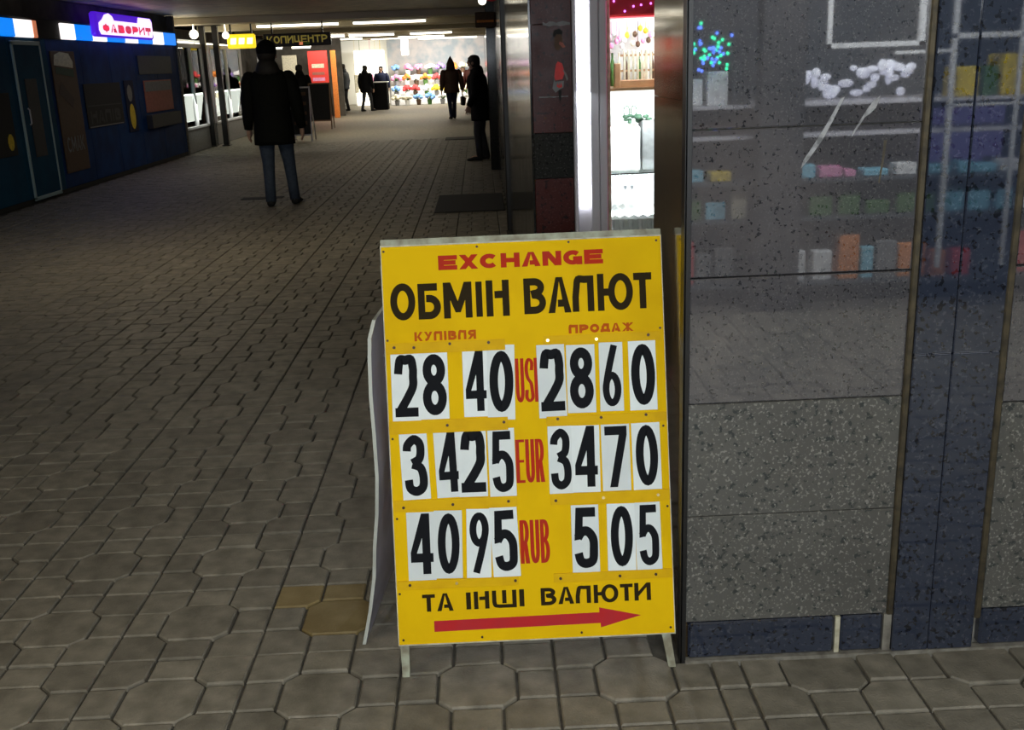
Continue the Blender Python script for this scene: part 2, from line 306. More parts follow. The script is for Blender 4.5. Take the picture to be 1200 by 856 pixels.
    if c == 'X': return [('p', [(0, 0), (tx*1.15, 0), (w, h), (w-tx*1.15, h)]), ('p', [(w, 0), (w-tx*1.15, 0), (0, h), (tx*1.15, h)])]
    if c == 'С': return [('s', arc(w/2, h/2, w/2-X, h/2-Y, 42, 318, 26))]
    if c == 'G': return [('s', arc(w/2, h/2, w/2-X, h/2-Y, 42, 345, 26)), Hh(.42*h, .52*w, w), V(w-X, 0, .45*h)]
    if c == 'N': return [V(X), V(w-X), ('p', [(0, h), (tx*1.2, h), (w, 0), (w-tx*1.2, 0)])]
    if c == 'U': return [('s', [(X, h), (X, .3*h)] + arc(w/2, .28*h, w/2-X, .28*h-Y, 180, 360, 14) + [(w-X, h)])]
    if c == 'S': return [('s', spl([(w-X, .72*h), (w*.85, .90*h), (w/2, h-Y), (X*1.2, .86*h), (X, .70*h), (.35*w, .54*h), (.7*w, .43*h), (w-X, .28*h), (w*.85, .1*h), (w/2, Y), (w*.16, .1*h), (X, .28*h)], 5))]
    if c == 'D': return [V(X), ('s', [(0, h-Y), (.35*w, h-Y)] + arc(.35*w, h/2, .65*w-X, h/2-Y, 90, -90, 18) + [(0, Y)])]
    if c == 'Ф': return [V(w/2), ('c', arc(w/2, h/2, w/2-X, h*.36-Y, 0, 360, 24)[:-1])]
    if c == 'Ц': return [V(X, Y), V(w*.86-X, Y), ('s', [(0, Y+.1*h), (w, Y+.1*h)]), V(w-X*.6, -.12*h, .1*h)]
    if c == '2': return [('s', spl([(X, .70*h), (X*1.15, .80*h), (.28*w, .93*h), (.5*w, h-Y), (.74*w, .93*h), (w-X, .78*h), (w-X*1.05, .66*h), (.80*w, .50*h), (.60*w, .34*h), (.38*w, .20*h), (.20*w, .09*h)], 5)), Hh(Y, 0, w)]
    if c == '3': return [('s', spl([(X, .74*h), (X*1.3, .84*h), (.5*w, h-Y), (w-X*1.5, .86*h), (w-X*1.3, .73*h), (w-X*1.8, .60*h), (.38*w, .535*h)], 5)), ('s', spl([(.38*w, .525*h), (w-X*1.6, .46*h), (w-X, .30*h), (w-X*1.3, .14*h), (.5*w, Y), (X*1.3, .13*h), (X, .27*h)], 5))]
    if c == '4': return [('s', [(w*.70, 0), (w*.70, h)]), ('s', [(0, .27*h), (w, .27*h)]), ('p', [(0, .22*h), (0, .36*h), (w*.52, h), (w*.74, h), (w*.74, .82*h), (.27*w, .34*h), (.27*w, .22*h)])]
    if c == '5': return [('s', [(.12*w, h-Y), (.92*w, h-Y)]), ('p', [(.10*w, h), (.10*w+tx*.9, h), (tx*1.0, .48*h), (.02*w, .46*h)]), ('s', spl([(X*.9, .50*h), (.35*w, .60*h), (.6*w, .60*h), (w-X*1.1, .48*h), (w-X, .30*h), (w-X*1.3, .13*h), (.5*w, Y), (X*1.5, .12*h), (X, .25*h)], 5))]
    if c == '6': return [('c', arc(w/2, .285*h, w/2-X, .285*h-Y, 0, 360, 26)[:-1]), ('s', spl([(X*1.02, .30*h), (X*1.3, .42*h), (.42*w, .70*h), (.66*w, h)], 5))]
    if c == '9': return [('c', arc(w/2, .715*h, w/2-X, .285*h-Y, 0, 360, 26)[:-1]), ('s', spl([(w-X*1.02, .70*h), (w-X*1.3, .58*h), (.58*w, .30*h), (.34*w, 0)], 5))]
    if c == '7': return [Hh(h-Y), ('p', [(w-tx*.9, h-ty*.5), (w, h-ty*.5), (w, h-ty), (.52*w, 0), (.17*w, 0)])]
    if c == '8': return [('c', arc(w/2, .755*h-Y*.2, w*.47-X, .245*h-Y*.8, 0, 360, 26)[:-1]), ('c', arc(w/2, .27*h+Y*.2, w/2-X, .27*h-Y*.8, 0, 360, 26)[:-1])]
    return [V(w/2)]
def put_glyph(mb, ch, x, y, w, h, tx, ty, fn, d=0.0004, step=0.00006, shear=0.0):
    if ch == ' ': return
    for k, (kind, P) in enumerate(glyph(ch, w, h, tx, ty)):
        P = [p for i_, p in enumerate(P) if i_ == 0 or math.hypot(p[0]-P[i_-1][0], p[1]-P[i_-1][1]) > h*.004]
        dd = d + k*step; f = lambda a, b: fn(x+a+shear*b, y+b, dd)
        if kind == 'p': mb.add([f(*p) for p in P], [tuple(range(len(P)))]); continue
        closed = kind == 'c'; n = len(P); L_, R_ = [], []
        for i in range(n):
            a = P[(i-1) % n] if (closed or i > 0) else P[i]; b = P[(i+1) % n] if (closed or i < n-1) else P[i]
            dx, dy = b[0]-a[0], b[1]-a[1]; l = math.hypot(dx, dy) or 1; nx, ny = -dy/l, dx/l; q = 1
            if 0 < i < n-1 and not closed:
                u = (P[i][0]-P[i-1][0], P[i][1]-P[i-1][1]); lu = math.hypot(*u) or 1; cs = (u[0]*dx+u[1]*dy)/(lu*l); q = 1/max(cs, .6)
            L_.append((P[i][0]+nx*tx/2*q, P[i][1]+ny*ty/2*q)); R_.append((P[i][0]-nx*tx/2*q, P[i][1]-ny*ty/2*q))
        vs = [f(*p) for p in L_]+[f(*p) for p in R_]; m_ = n if closed else n-1
        mb.add(vs, [(i, n+i, n+(i+1) % n, (i+1) % n) for i in range(m_)])
def word(mb, s, x0, x1, y0, y1, fn, tfrac=.26, tyr=1.0, gap=.14, d=.0004, narrow='І', slant=0.0):
    ws = [(.4 if c in 'ІI' else .45 if c == ' ' else 1.25 if c in 'МШЖ' else 1.45 if c == 'Ю' else 1) for c in s]
    unit = (x1-x0)/(sum(ws)+gap*(len(s)-1)); x = x0; h = y1-y0
    for c, q in zip(s, ws):
        w = unit*q; yy = y0 + (x-x0)*slant
        tx = min(unit*tfrac, w); put_glyph(mb, c, x, yy, w, h, tx, unit*tfrac*tyr, fn, d=d); x += w+unit*gap

# ------------------------------------------------------------------ floor and pavers
floor = struct('floor', MB().box(-9, 6, -6, 50, -.30, -.012), M['joint'], 'sandy joint bed under the concrete pavers')
W, H, U0, V0 = 0.3968, 0.3808, 0.1293, 2.4752
def poly_paver(poly, g=.0035, top=0.0, bev=.004, dep=.014, mb=None, dz=0.0):
    cx = sum(p[0] for p in poly)/len(poly); cy = sum(p[1] for p in poly)/len(poly)
    def inset(q):
        out = []; n = len(poly)
        for i in range(n):
            a, b, c_ = poly[i-1], poly[i], poly[(i+1) % n]
            d1 = ((b[0]-a[0]), (b[1]-a[1])); l1 = math.hypot(*d1); n1 = (-d1[1]/l1, d1[0]/l1)
            d2 = ((c_[0]-b[0]), (c_[1]-b[1])); l2 = math.hypot(*d2); n2 = (-d2[1]/l2, d2[0]/l2)
            den = 1+n1[0]*n2[0]+n1[1]*n2[1]
            out.append((b[0]+(n1[0]+n2[0])/den*q, b[1]+(n1[1]+n2[1])/den*q))
        return out
    A = inset(g); B = inset(g+bev); n = len(poly); mb = mb or MB()
    mb.add([(x, y, top-dep+dz) for x, y in A]+[(x, y, top-bev+dz) for x, y in A]+[(x, y, top+dz) for x, y in B],
           [(i, (i+1) % n, n+(i+1) % n, n+i) for i in range(n)]+[(n+i, n+(i+1) % n, 2*n+(i+1) % n, 2*n+i) for i in range(n)]+[tuple(range(2*n, 3*n))])
    return mb
a1, a2 = .25, .34
S_ = lambda P: [(x*W, y*H) for x, y in P]
OCT = S_([(a2, a1), (1-a2, a1), (1-a1, a2), (1-a1, 1-a2), (1-a2, 1-a1), (a2, 1-a1), (a1, 1-a2), (a1, a2)])
Q = [(0, 0), (a2, 0), (a2, a1), (a1, a2), (0, a2)]
SHAPES = [('octagon', OCT)]
for nm, fx, fy in (('q00', 0, 0), ('q10', 1, 0), ('q11', 1, 1), ('q01', 0, 1)):
    P = [((1-x) if fx else x, (1-y) if fy else y) for x, y in Q]
    if fx != fy: P = P[::-1]
    SHAPES.append((nm, S_(P)))
SHAPES += [('bot', S_([(a2, 0), (1-a2, 0), (1-a2, a1), (a2, a1)])), ('top', S_([(a2, 1-a1), (1-a2, 1-a1), (1-a2, 1), (a2, 1)])),
           ('lef', S_([(0, a2), (a1, a2), (a1, 1-a2), (0, 1-a2)])), ('rig', S_([(1-a1, a2), (1, a2), (1, 1-a2), (1-a1, 1-a2)]))]
STRIP = [('st1', [(0, .0), (.0758, .0), (.0758, a2*H), (0, a2*H)]), ('st2', [(0, a2*H), (.0758, a2*H), (.0758, (1-a2)*H), (0, (1-a2)*H)]), ('st3', [(0, (1-a2)*H), (.0758, (1-a2)*H), (.0758, H), (0, H)])]
def inframe(x, y):
    v = Vector((x, y, -1.5)); d = v.dot(FW)
    if d < .2: return None
    px = 600+1220.7*v.dot(RT)/d; py = 428-1220.7*v.dot(UP)/d
    return d if (-40 < px < 1240 and 0 < py < 900) else None
def open_floor(x, y):
    if y < -3: return False
    if y > 2.33 and x > .44 and y < 2.80: return False
    if y > 5.0 and x > .23: return False
    return -5.62 < x < (3.9 if y < 2.4 else 2.5 if y < 5.0 else .23)
cells = []
def row_edge(j): return V0+j*H
for j in range(-10, 52):
    for i in range(-15, 9):
        x0 = U0+i*W if i <= 0 else .602+(i-1)*W
        cells += [(nm, P, x0, row_edge(j)) for nm, P in SHAPES]
    cells += [(nm, P, .526, row_edge(j)) for nm, P in STRIP]
near, rest = [], []
for nm, P, x0, y0 in cells:
    cx = x0+sum(p[0] for p in P)/len(P); cy = y0+sum(p[1] for p in P)/len(P)
    if not open_floor(cx, cy): continue
    if nm == 'octagon' and 2.33 < cy+.05 and cx > .44 and cy < 2.4: pass
    d = inframe(cx, cy)
    hid = (-.27 < cx*2.4/cy*.98 < .44 and cy > 2.9 and cy < 8)      # mostly behind the sign board
    if d is not None and not hid: near.append((cy, nm, P, x0, y0))
    else: rest.append((cy, nm, P, x0, y0))
near.sort(key=lambda t: t[0]); rest += near[300:]; near = near[:300]
pm = {}
for cy, nm, P, x0, y0 in near:
    if nm not in pm: pm[nm] = poly_paver(P).build('paver', M['paver'], floor)
    o = pm[nm] if 'used' not in pm[nm] else pm[nm].copy()
    if o is not pm[nm]: C.objects.link(o)
    pm[nm]['used'] = 1
    o.location = (x0, y0, random.uniform(-.0022, .0018)); o.rotation_euler = (random.uniform(-.006, .006), random.uniform(-.006, .006), 0)
    cx = x0+sum(p[0] for p in P)/len(P); cyy = y0+sum(p[1] for p in P)/len(P)
    if -.60 < cx < -.36 and 2.60 < cyy < 2.83:
        o.data = o.data.copy(); o.data.materials[0] = M['paver_ochre']; o['label'] = 'paver stained ochre yellow'
mb = MB()
for cy, nm, P, x0, y0 in rest: poly_paver([(x+x0, y+y0) for x, y in P], mb=mb, dz=random.uniform(-.002, .002))
o = mb.build('paver', M['paver_far'], floor); o['kind'] = 'stuff'
mb = MB()
mb.box(-5.62, .24, row_edge(52), 46, -.012, -.001)
mb.build('far_paving', M['paver_far'], floor)

# ------------------------------------------------------------------ right wall: granite pier and facade at Y=2.345
FY = 2.345
def slab(x0, x1, z0, z1, m, dy=0.0, th=.03, parent=None, b=.0025, g=.0015):
    return MB().bbox(x0+g, x1-g, FY-dy, FY+th, z0+g, z1-g, b).build('stone_slab', m, parent)
wr = struct('wall_right', MB().box(.475, 4.0, FY+.022, 2.80, 0, 2.52), M['mortar'], 'masonry core behind the granite facing')
slab(.463, 1.0, 1.003, 1.338, M['granite_pol'], parent=wr)
slab(.463, 1.0, 1.338, 1.90, M['granite_pol'], parent=wr, g=.0008)
slab(.463, 1.0, 1.90, 2.52, M['granite_pol'], parent=wr)
slab(.463, 1.0, .696, 1.003, M['granite_pol'], parent=wr)
slab(.463, .99, .404, .696, M['granite_grey'], parent=wr, g=.0008)
slab(.463, .99, .112, .404, M['granite_grey'], parent=wr, g=.0008)
slab(.470, .848, .008, .112, M['granite_blue'], .004, parent=wr, b=.006)
slab(.862, .972, .008, .112, M['granite_blue'], .004, parent=wr, b=.006)
for (xa, xb) in ((.994, 1.088), (1.088, 1.203)):
    slab(xa, xb, .008, .800, M['granite_blue'], .012, parent=wr, g=.0006)
    slab(xa, xb, .800, 1.90, M['granite_blue'], .012, parent=wr, g=.0006)
    slab(xa, xb, 1.90, 2.52, M['granite_blue'], .012, parent=wr)
for (xa, xb) in ((1.222, 1.62), (1.62, 2.3), (2.3, 3.1), (3.1, 4.0)):
    slab(xa, xb, .112, .668, M['granite_grey'], parent=wr)
    slab(xa, xb, .668, 1.003, M['granite_pol'], parent=wr)
    slab(xa, xb, 1.003, 1.90, M['granite_pol'], parent=wr)
    slab(xa, xb, 1.90, 2.52, M['granite_pol'], parent=wr)
    slab(xa, xb, .008, .112, M['granite_blue'], .004, parent=wr, b=.006)
MB().box(.849, .861, FY-.002, FY+.02, .004, .110).build('mortar_joint', M['white_edge'], wr)
MB().box(.973, .993, FY-.003, FY+.02, .004, .112).build('mortar_joint', M['mortar'], wr)
MB().box(.463, 4.0, FY-.012, FY+.01, -.012, .008).build('mortar_joint', M['mortar'], wr)
MB().bbox(.978, .994, FY-.010, FY+.01, .112, 2.5, .003).build('metal_strip', M['brass'], wr)
MB().bbox(1.204, 1.221, FY-.010, FY+.01, .09, 2.5, .003).build('metal_strip', M['brass'], wr)
M['smear'] = mat('lime_smear', (.33, .33, .33), .5, col2=(.12, .12, .12), nscale=60)
def smear(P, label, m='smear'):
    tag(MB().prism(P, lambda a, b, d: (a, FY+.0005-d, b), 0, .0008).build('smear_mark', M[m], wr), label)
smear([(.795, 1.395), (.803, 1.398), (.778, 1.345), (.757, 1.305), (.727, 1.262), (.712, 1.245), (.716, 1.262), (.742, 1.302), (.765, 1.340), (.784, 1.375)], 'long pale diagonal smear on the polished granite')
smear([(.866, 1.385), (.882, 1.398), (.874, 1.372), (.862, 1.360), (.850, 1.352), (.828, 1.318), (.822, 1.308), (.826, 1.322), (.846, 1.356), (.856, 1.372)], 'bright white diagonal smear on the polished granite')
smear([(.896, 1.300), (.903, 1.302), (.899, 1.255), (.892, 1.205), (.889, 1.207), (.894, 1.255)], 'thin brownish drip below the pale smears', 'brass')
# side of the pier facing the passage, with its dark metal corner
for z0, z1 in ((.0, .70), (.70, 1.40), (1.40, 2.52)):
    MB().box(.455, .476, FY+.02, 2.62, z0+.0005, z1-.0005).build('stone_slab', M['granite_brown'], wr)
    MB().box(.455, .476, 2.621, 2.80, z0+.0005, z1-.0005).build('stone_slab', M['granite_brown'], wr)
mb = MB(); mb.box(.4515, .4645, FY-.006, FY-.001, 0, 2.5); mb.box(.4500, .4545, FY-.006, FY+.034, 0, 2.5)
mb.build('corner_trim', M['dark_metal'], wr)
# alcove behind the pier and its lit shop face at Y=5
PY = 5.0
wa = struct('wall_alcove', MB().box(2.5, 2.7, 2.8, 5.0, 0, 2.52).box(1.7, 2.5, PY+.01, PY+.2, 0, 2.52).box(.26, .432, PY+.02, PY+.4, 0, 2.52), M['wall_dark'])
def pslab(x0, x1, z0, z1, m): return MB().bbox(x0, x1, PY, PY+.03, z0+.001, z1-.001, .002).build('stone_slab', m, wa)
pslab(.245, .43, 1.167, 1.655, M['granite_red']); pslab(.245, .43, 1.655, 2.5, M['granite_red'])
pslab(.245, .43, .955, 1.167, M['granite_dark']); pslab(.245, .43, .40, .955, M['granite_red']); pslab(.245, .43, .0, .40, M['granite_dark'])
# ------------------------------------------------------------------ passage right wall X=0.235, Y 5..46
wp = struct('wall_passage', MB().box(.262, .6, 5.4, 9.6, 0, 2.52).box(.262, .6, 11.2, 46, 0, 2.52).box(.55, .6, 9.6, 11.2, 0, 2.52), M['wall_dark'])
y = 5.03
while y < 46:
    y1 = min(y+1.2, 46)
    if not (9.5 < (y+y1)/2 < 11.3):
        for z0, z1 in ((0, .55), (.55, 1.35), (1.35, 2.5)):
            MB().box(.235, .262, y+.001, y1-.001, z0+.0006, z1-.0006).build('stone_slab', M['granite_dark'], wp)
    y = y1 if not (9.4 < y1 < 9.7) else y1
MB().bbox(.20, .262, 9.50, 9.62, 0, 2.5, .01).build('pilaster_edge', M['dark_metal'], wp)
MB().bbox(.12, .262, 15.2, 15.6, 0, 2.5, .01).build('pilaster', M['granite_dark'], wp)
MB().box(.19, .234, 5.02, 9.5, -.01, .012).build('gutter_strip', M['black'], wp)

# ------------------------------------------------------------------ left, back, far walls and ceiling
wl = struct('wall_left', MB().box(-5.95, -5.75, -6, 20.5, 0, 2.52).box(-9, -7.2, 20.5, 46, 0, 2.52).box(-7.2, -5.62, 20.45, 20.55, 0, 2.52), M['wall_dark'])
wb = struct('wall_back', MB().box(-9, 6, -6.2, -6, 0, 2.52), M['wall_dark'])
wf = struct('wall_far', MB().box(-9, 3, 44.5, 44.7, 0, 2.52), M['white'])
ws_ = struct('wall_side', MB().box(4.0, 4.2, -6, 2.8, 0, 2.52), M['wall_dark'])
ceil = struct('ceiling', MB().box(-9, 6, -6, 50, 2.60, 2.75), M['black'])
mb = MB()
yy = -5.9
while yy < 44:
    mb.box(-5.9, 4 if yy < 5 else .26, yy, yy+.17, 2.53, 2.545); yy += .2
o = mb.build('ceiling_slat', M['ceil'], ceil); o['kind'] = 'stuff'
for yb in (21.5, 25.6, 29.5, 33.6, 37.2):
    MB().bbox(-6.5, .25, yb, yb+.55, 2.40, 2.53, .01).build('ceiling_beam', M['beam'], ceil)

# ------------------------------------------------------------------ ceiling lamps
def lamp(x, y, L_, label, z=2.44, m='tube_far', along='x', w=.14):
    t = thing('ceiling_lamp', label, 'lamp', (x, y, z), 'fluorescent lamps under the ceiling')
    if along == 'x':
        MB().bbox(x-L_/2, x+L_/2, y-w/2, y+w/2, z+.02, z+.07, .005).build('housing', M['white'], t)
        MB().bbox(x-L_/2+.02, x+L_/2-.02, y-w/2+.02, y+w/2-.02, z-.03, z+.02, .01).build('tube', M[m], t)
    else:
        MB().bbox(x-w/2, x+w/2, y-L_/2, y+L_/2, z+.02, z+.07, .005).build('housing', M['white'], t)
        MB().bbox(x-w/2+.02, x+w/2-.02, y-L_/2+.02, y+L_/2-.02, z-.03, z+.02, .01).build('tube', M[m], t)
    return t
# lamps by band across the passage: (x, y, length)
for k, (x, y_, L_) in enumerate(((-4.1, 25.2, 1.9), (-2.0, 25.2, 1.7), (-4.7, 33.2, 1.4), (-3.2, 33.2, 1.4), (-1.4, 33.2, 1.3), (-2.9, 37.9, 1.6), (-1.9, 37.0, 1.6), (-4.6, 36.8, 1.5), (-1.1, 40.2, 2.2))):
    lab = ['long pale lamp strip in the nearest lit ceiling band, left half', 'long pale lamp strip in the nearest lit ceiling band, right half',
           'lamp strip in the second ceiling band above the copy shop sign', 'middle lamp strip of the second ceiling band', 'lamp strip of the second ceiling band nearest the right wall',
           'lamp strip in front of the flower stall, above the dark counter', 'bright lamp strip before the flower stall ceiling', 'lamp strip above the group of shoppers at the left', 'wide bright lamp right above the flowers'][k]
    lamp(x, y_, L_, lab, z=2.40 if y_ > 30 else 2.46)
lamp(-2.2, -0.6, 1.2, 'ceiling lamp behind the viewer over the near paving', z=2.47)
lamp(-2.6, 8.6, 1.2, 'single ceiling lamp over the middle of the passage', z=2.47)
t = thing('vertical_lamp', 'short upright white lamp box above the flower stall', 'lamp', (-2.75, 41.0, 1.85))
MB().bbox(-2.87, -2.63, 41.0, 41.08, 1.85, 2.30, .02).build('lamp_face', M['tube_far'], t); MB().box(-2.88, -2.62, 41.08, 41.12, 1.84, 2.535).build('lamp_back', M['white'], t)

# ------------------------------------------------------------------ exchange sign
B0 = Vector((-.263, 2.338, .0925)); UX = (Vector((.435, 2.332, .0945))-B0).normalized(); UV = Vector((0, .245, .9725)).normalized(); NN = UX.cross(UV).normalized()
def S(u, v, d=0.0): return B0+UX*u+UV*v+NN*d
sign = thing('exchange_sign', 'yellow A-frame currency exchange board standing on the pavers by the granite pier', 'sign', (.09, 2.35, 0))
def uvbox(u0, u1, v0, v1, d0, d1, b=0.0):
    mb = MB(); return mb.prism([(u0, v0), (u1, v0), (u1, v1), (u0, v1)], S, d0, d1)
uvbox(0, .698, 0, 1.003, -.008, 0).build('panel', M['yellow'], sign)
mb = MB()
for q in ((-.0022, .0, 0, 1.003), (.698, .7, 0, 1.003), (-.0022, .70, 1.003, 1.0065), (-.0022, .70, -.003, 0)): mb.prism([(q[0], q[2]), (q[1], q[2]), (q[1], q[3]), (q[0], q[3])], S, -.009, .0006)
tag(mb.build('panel_edge', M['white_edge'], sign), 'worn cream edge of the panel')
MB().prism([(-.002, 1.0067), (.70, 1.0067), (.70, 1.022), (-.002, 1.022)], S, -.03, -.008).build('top_batten', M['wood_leg'], sign)
# legs in front, struts behind
for (fx, fy, u) in ((-.251, 2.333, .004), (.428, 2.324, .674)):
    a, b_ = S(u, .95, -.012), Vector((fx, fy, .0)); mb = MB()
    hw = Vector((.0115, 0, 0)); dd = Vector((0, .018, 0)); off = Vector((.008 if u < .1 else 0, 0, 0))
    top_ = [a+off-hw, a+off+hw, a+off+hw+dd, a+off-hw+dd]; mid = [S(u, .02, -.0095)+off+s_ for s_ in (-hw, hw, hw+dd, -hw+dd)]; bot = [b_-hw*.8, b_+hw*.8, b_+hw*.8+dd, b_-hw*.8+dd]
    mb.add(bot+mid+top_, [(3, 2, 1, 0), (8, 9, 10, 11)]+[(i, (i+1) % 4, 4+(i+1) % 4, 4+i) for i in range(4)]+[(4+i, 4+(i+1) % 4, 8+(i+1) % 4, 8+i) for i in range(4)])
    mb.build('leg', M['wood_leg'], sign)
    c_ = S(u, .96, -.02); e_ = Vector((c_.x+.012 if u < .1 else c_.x-.06, 2.90, .012))
    MB().tube([c_, e_], (.011, .009), 4, ref=(1, 0, 0)).build('rear_strut', M['wood_leg'], sign)
MB().tube([S(.02, .30, -.02)+Vector((0, .16, 0)), S(.64, .30, -.02)+Vector((0, .16, 0))], .009, 4, ref=(0, 0, 1)).build('cross_bar', M['wood_leg'], sign)
# warped board that closes the left side
cols = []; mb = MB(); nz = 14
prof = [(-.002, -.373), (.10, -.350), (.20, -.332), (.29, -.324), (.38, -.312), (.484, -.304), (.60, -.303), (.70, -.304), (.80, -.300), (.854, -.296), (.893, -.285)]
for k, (z, x) in enumerate(prof):
    z = max(z, .002); yf = 2.50+(.03 if k == 10 else 0); yb = 3.0
    xb = x+.045-.01*z
    cols.append([(x-.007, yf, z), (x+.002, yf, z), (xb+.002, yb, max(z, .002)), (xb-.007, yb, max(z, .002))])
for i in range(len(cols)-1):
    mb.cur = 0; A_, B_ = cols[i], cols[i+1]
    mb.add(A_+B_, [(0, 1, 5, 4), (2, 3, 7, 6), (3, 0, 4, 7)]); mb.cur = 1; mb.add(A_+B_, [(1, 2, 6, 5)]); mb.cur = 0
mb.add(cols[-1], [(0, 1, 2, 3)]); mb.add(cols[0], [(3, 2, 1, 0)])
tag(mb.build('side_board', [M['board_white'], M['board_back']], sign), 'warped whitish hardboard sheet behind the left edge')
# rails
RAILS = [(.002, .299, .735, .7625), (.395, .689, .743, .765), (.0, .298, .534, .567), (.395, .697, .540, .5625), (.004, .313, .339, .3665), (.397, .698, .339, .367), (.003, .308, .141, .1625), (.397, .698, .1425, .1645)]
for u0, u1, v0, v1 in RAILS: uvbox(u0, u1, v0, v1, 0, .0042).build('card_rail', M['rail'], sign)
SCR = [(.006, .992), (.239, .995), (.468, .997), (.687, .992), (.006, .77), (.007, .523), (.009, .321), (.007, .13), (.011, .012), (.689, .773), (.688, .527), (.691, .323), (.688, .014), (.21, .011), (.462, .011), (.022, .752), (.071, .75), (.161, .756), (.258, .755), (.406, .754), (.528, .752), (.658, .757), (.146, .552), (.288, .554), (.423, .556), (.532, .555), (.645, .557), (.027, .349), (.151, .352), (.291, .354), (.41, .35), (.53, .352), (.668, .353), (.034, .152), (.152, .152), (.3, .152), (.414, .152), (.564, .152), (.655, .152)]
for k, (u, v) in enumerate(SCR):
    d0 = .004 if any(r[0] <= u <= r[1] and r[2] <= v <= r[3] for r in RAILS) else 0
    r_ = .0038 if d0 else .003; P = [(u+r_*math.cos(a), v+r_*math.sin(a)) for a in [PI/4*i for i in range(8)]]
    MB().prism(P, S, d0-.001, d0+.0022).build('screw', M['steel_screw'] if k in (19, 20, 31, 34, 32) else M['screw'], sign)
# lettering painted on the panel
def sign_word(s, x0, x1, y0, y1, m, label, **k):
    mb = MB(); word(mb, s, x0, x1, y0, y1, S, **k); return tag(mb.build('lettering', m, sign), label)
def sign_letters(items, m, label, tx, ty):
    mb = MB()
    for ch, x0, x1, y0, y1 in items: put_glyph(mb, ch, x0, y0, x1-x0, y1-y0, min(tx, x1-x0) if ch != 'І' else (x1-x0), ty, S)
    return tag(mb.build('lettering', m, sign), label)
sign_word('EXChANGE', .1408, .5528, .9403, .9763, M['redink'], 'red word EXCHANGE', tfrac=.30, tyr=.78, gap=.10)
sign_letters([('О', .0171, .0797, .819, .9117), ('Б', .0864, .1431, .8192, .9086), ('М', .1499, .2213, .8192, .909), ('І', .2310, .2470, .82, .908), ('Н', .2566, .3145, .8195, .9099)], M['brownink'], 'dark word ОБМІН', .0172, .0185)
sign_letters([('В', .3509, .4060, .8214, .9108), ('А', .4112, .4688, .8214, .9108), ('Л', .4721, .5266, .8221, .9115), ('Ю', .5354, .6245, .8219, .9145), ('Т', .6262, .6717, .8238, .9133)], M['brownink'], 'dark word ВАЛЮТ', .0165, .0182)
sign_word('КУПІВЛЯ', .0734, .2275, .7655, .7885, M['orangeink'], 'small orange-red word КУПІВЛЯ', tfrac=.30, gap=.16)
sign_word('ПРОДАЖ', .4598, .6225, .7685, .790, M['orangeink'], 'small orange-red word ПРОДАЖ', tfrac=.29, gap=.14)
sign_word('USD', .3218, .390, .601, .7115, M['redink'], 'tall red letters USD', tfrac=.40, tyr=.75, gap=.10)
sign_word('EUR', .3140, .3855, .398, .5075, M['redink'], 'tall red letters EUR', tfrac=.41, tyr=.75, gap=.10)
sign_word('RUB', .3160, .3905, .193, .3035, M['redink'], 'tall red letters RUB', tfrac=.41, tyr=.75, gap=.10)
sign_letters([('Т', .0628, .0952, .0816, .1257), ('А', .0996, .1412, .0818, .1267)], M['brownink'], 'dark word ТА', .0108, .0090)
sign_letters([('І', .1735, .1855, .0829, .1263), ('Н', .1931, .2318, .0828, .1277), ('Ш', .2391, .3009, .0831, .1280), ('І', .3080, .3205, .0846, .1283)], M['brownink'], 'dark word ІНШІ', .0108, .0090)
sign_letters([('В', .3623, .4017, .0844, .1287), ('А', .4061, .4464, .0856, .1291), ('Л', .4502, .4891, .0856, .13), ('Ю', .4964, .5588, .0844, .1309), ('Т', .5633, .5955, .0864, .13), ('И', .5993, .6411, .086, .131)], M['brownink'], 'dark word ВАЛЮТИ', .0108, .0090)
mb = MB(); P = [(.0903, .0295), (.511, .033), (.5114, .0218), (.6142, .0485), (.5085, .073), (.5088, .0605), (.0903, .0572)]
mb.add([S(u, v, .0004) for u, v in P], [tuple(range(7))]); tag(mb.build('arrow', M['arrowred'], sign), 'long red arrow pointing right')
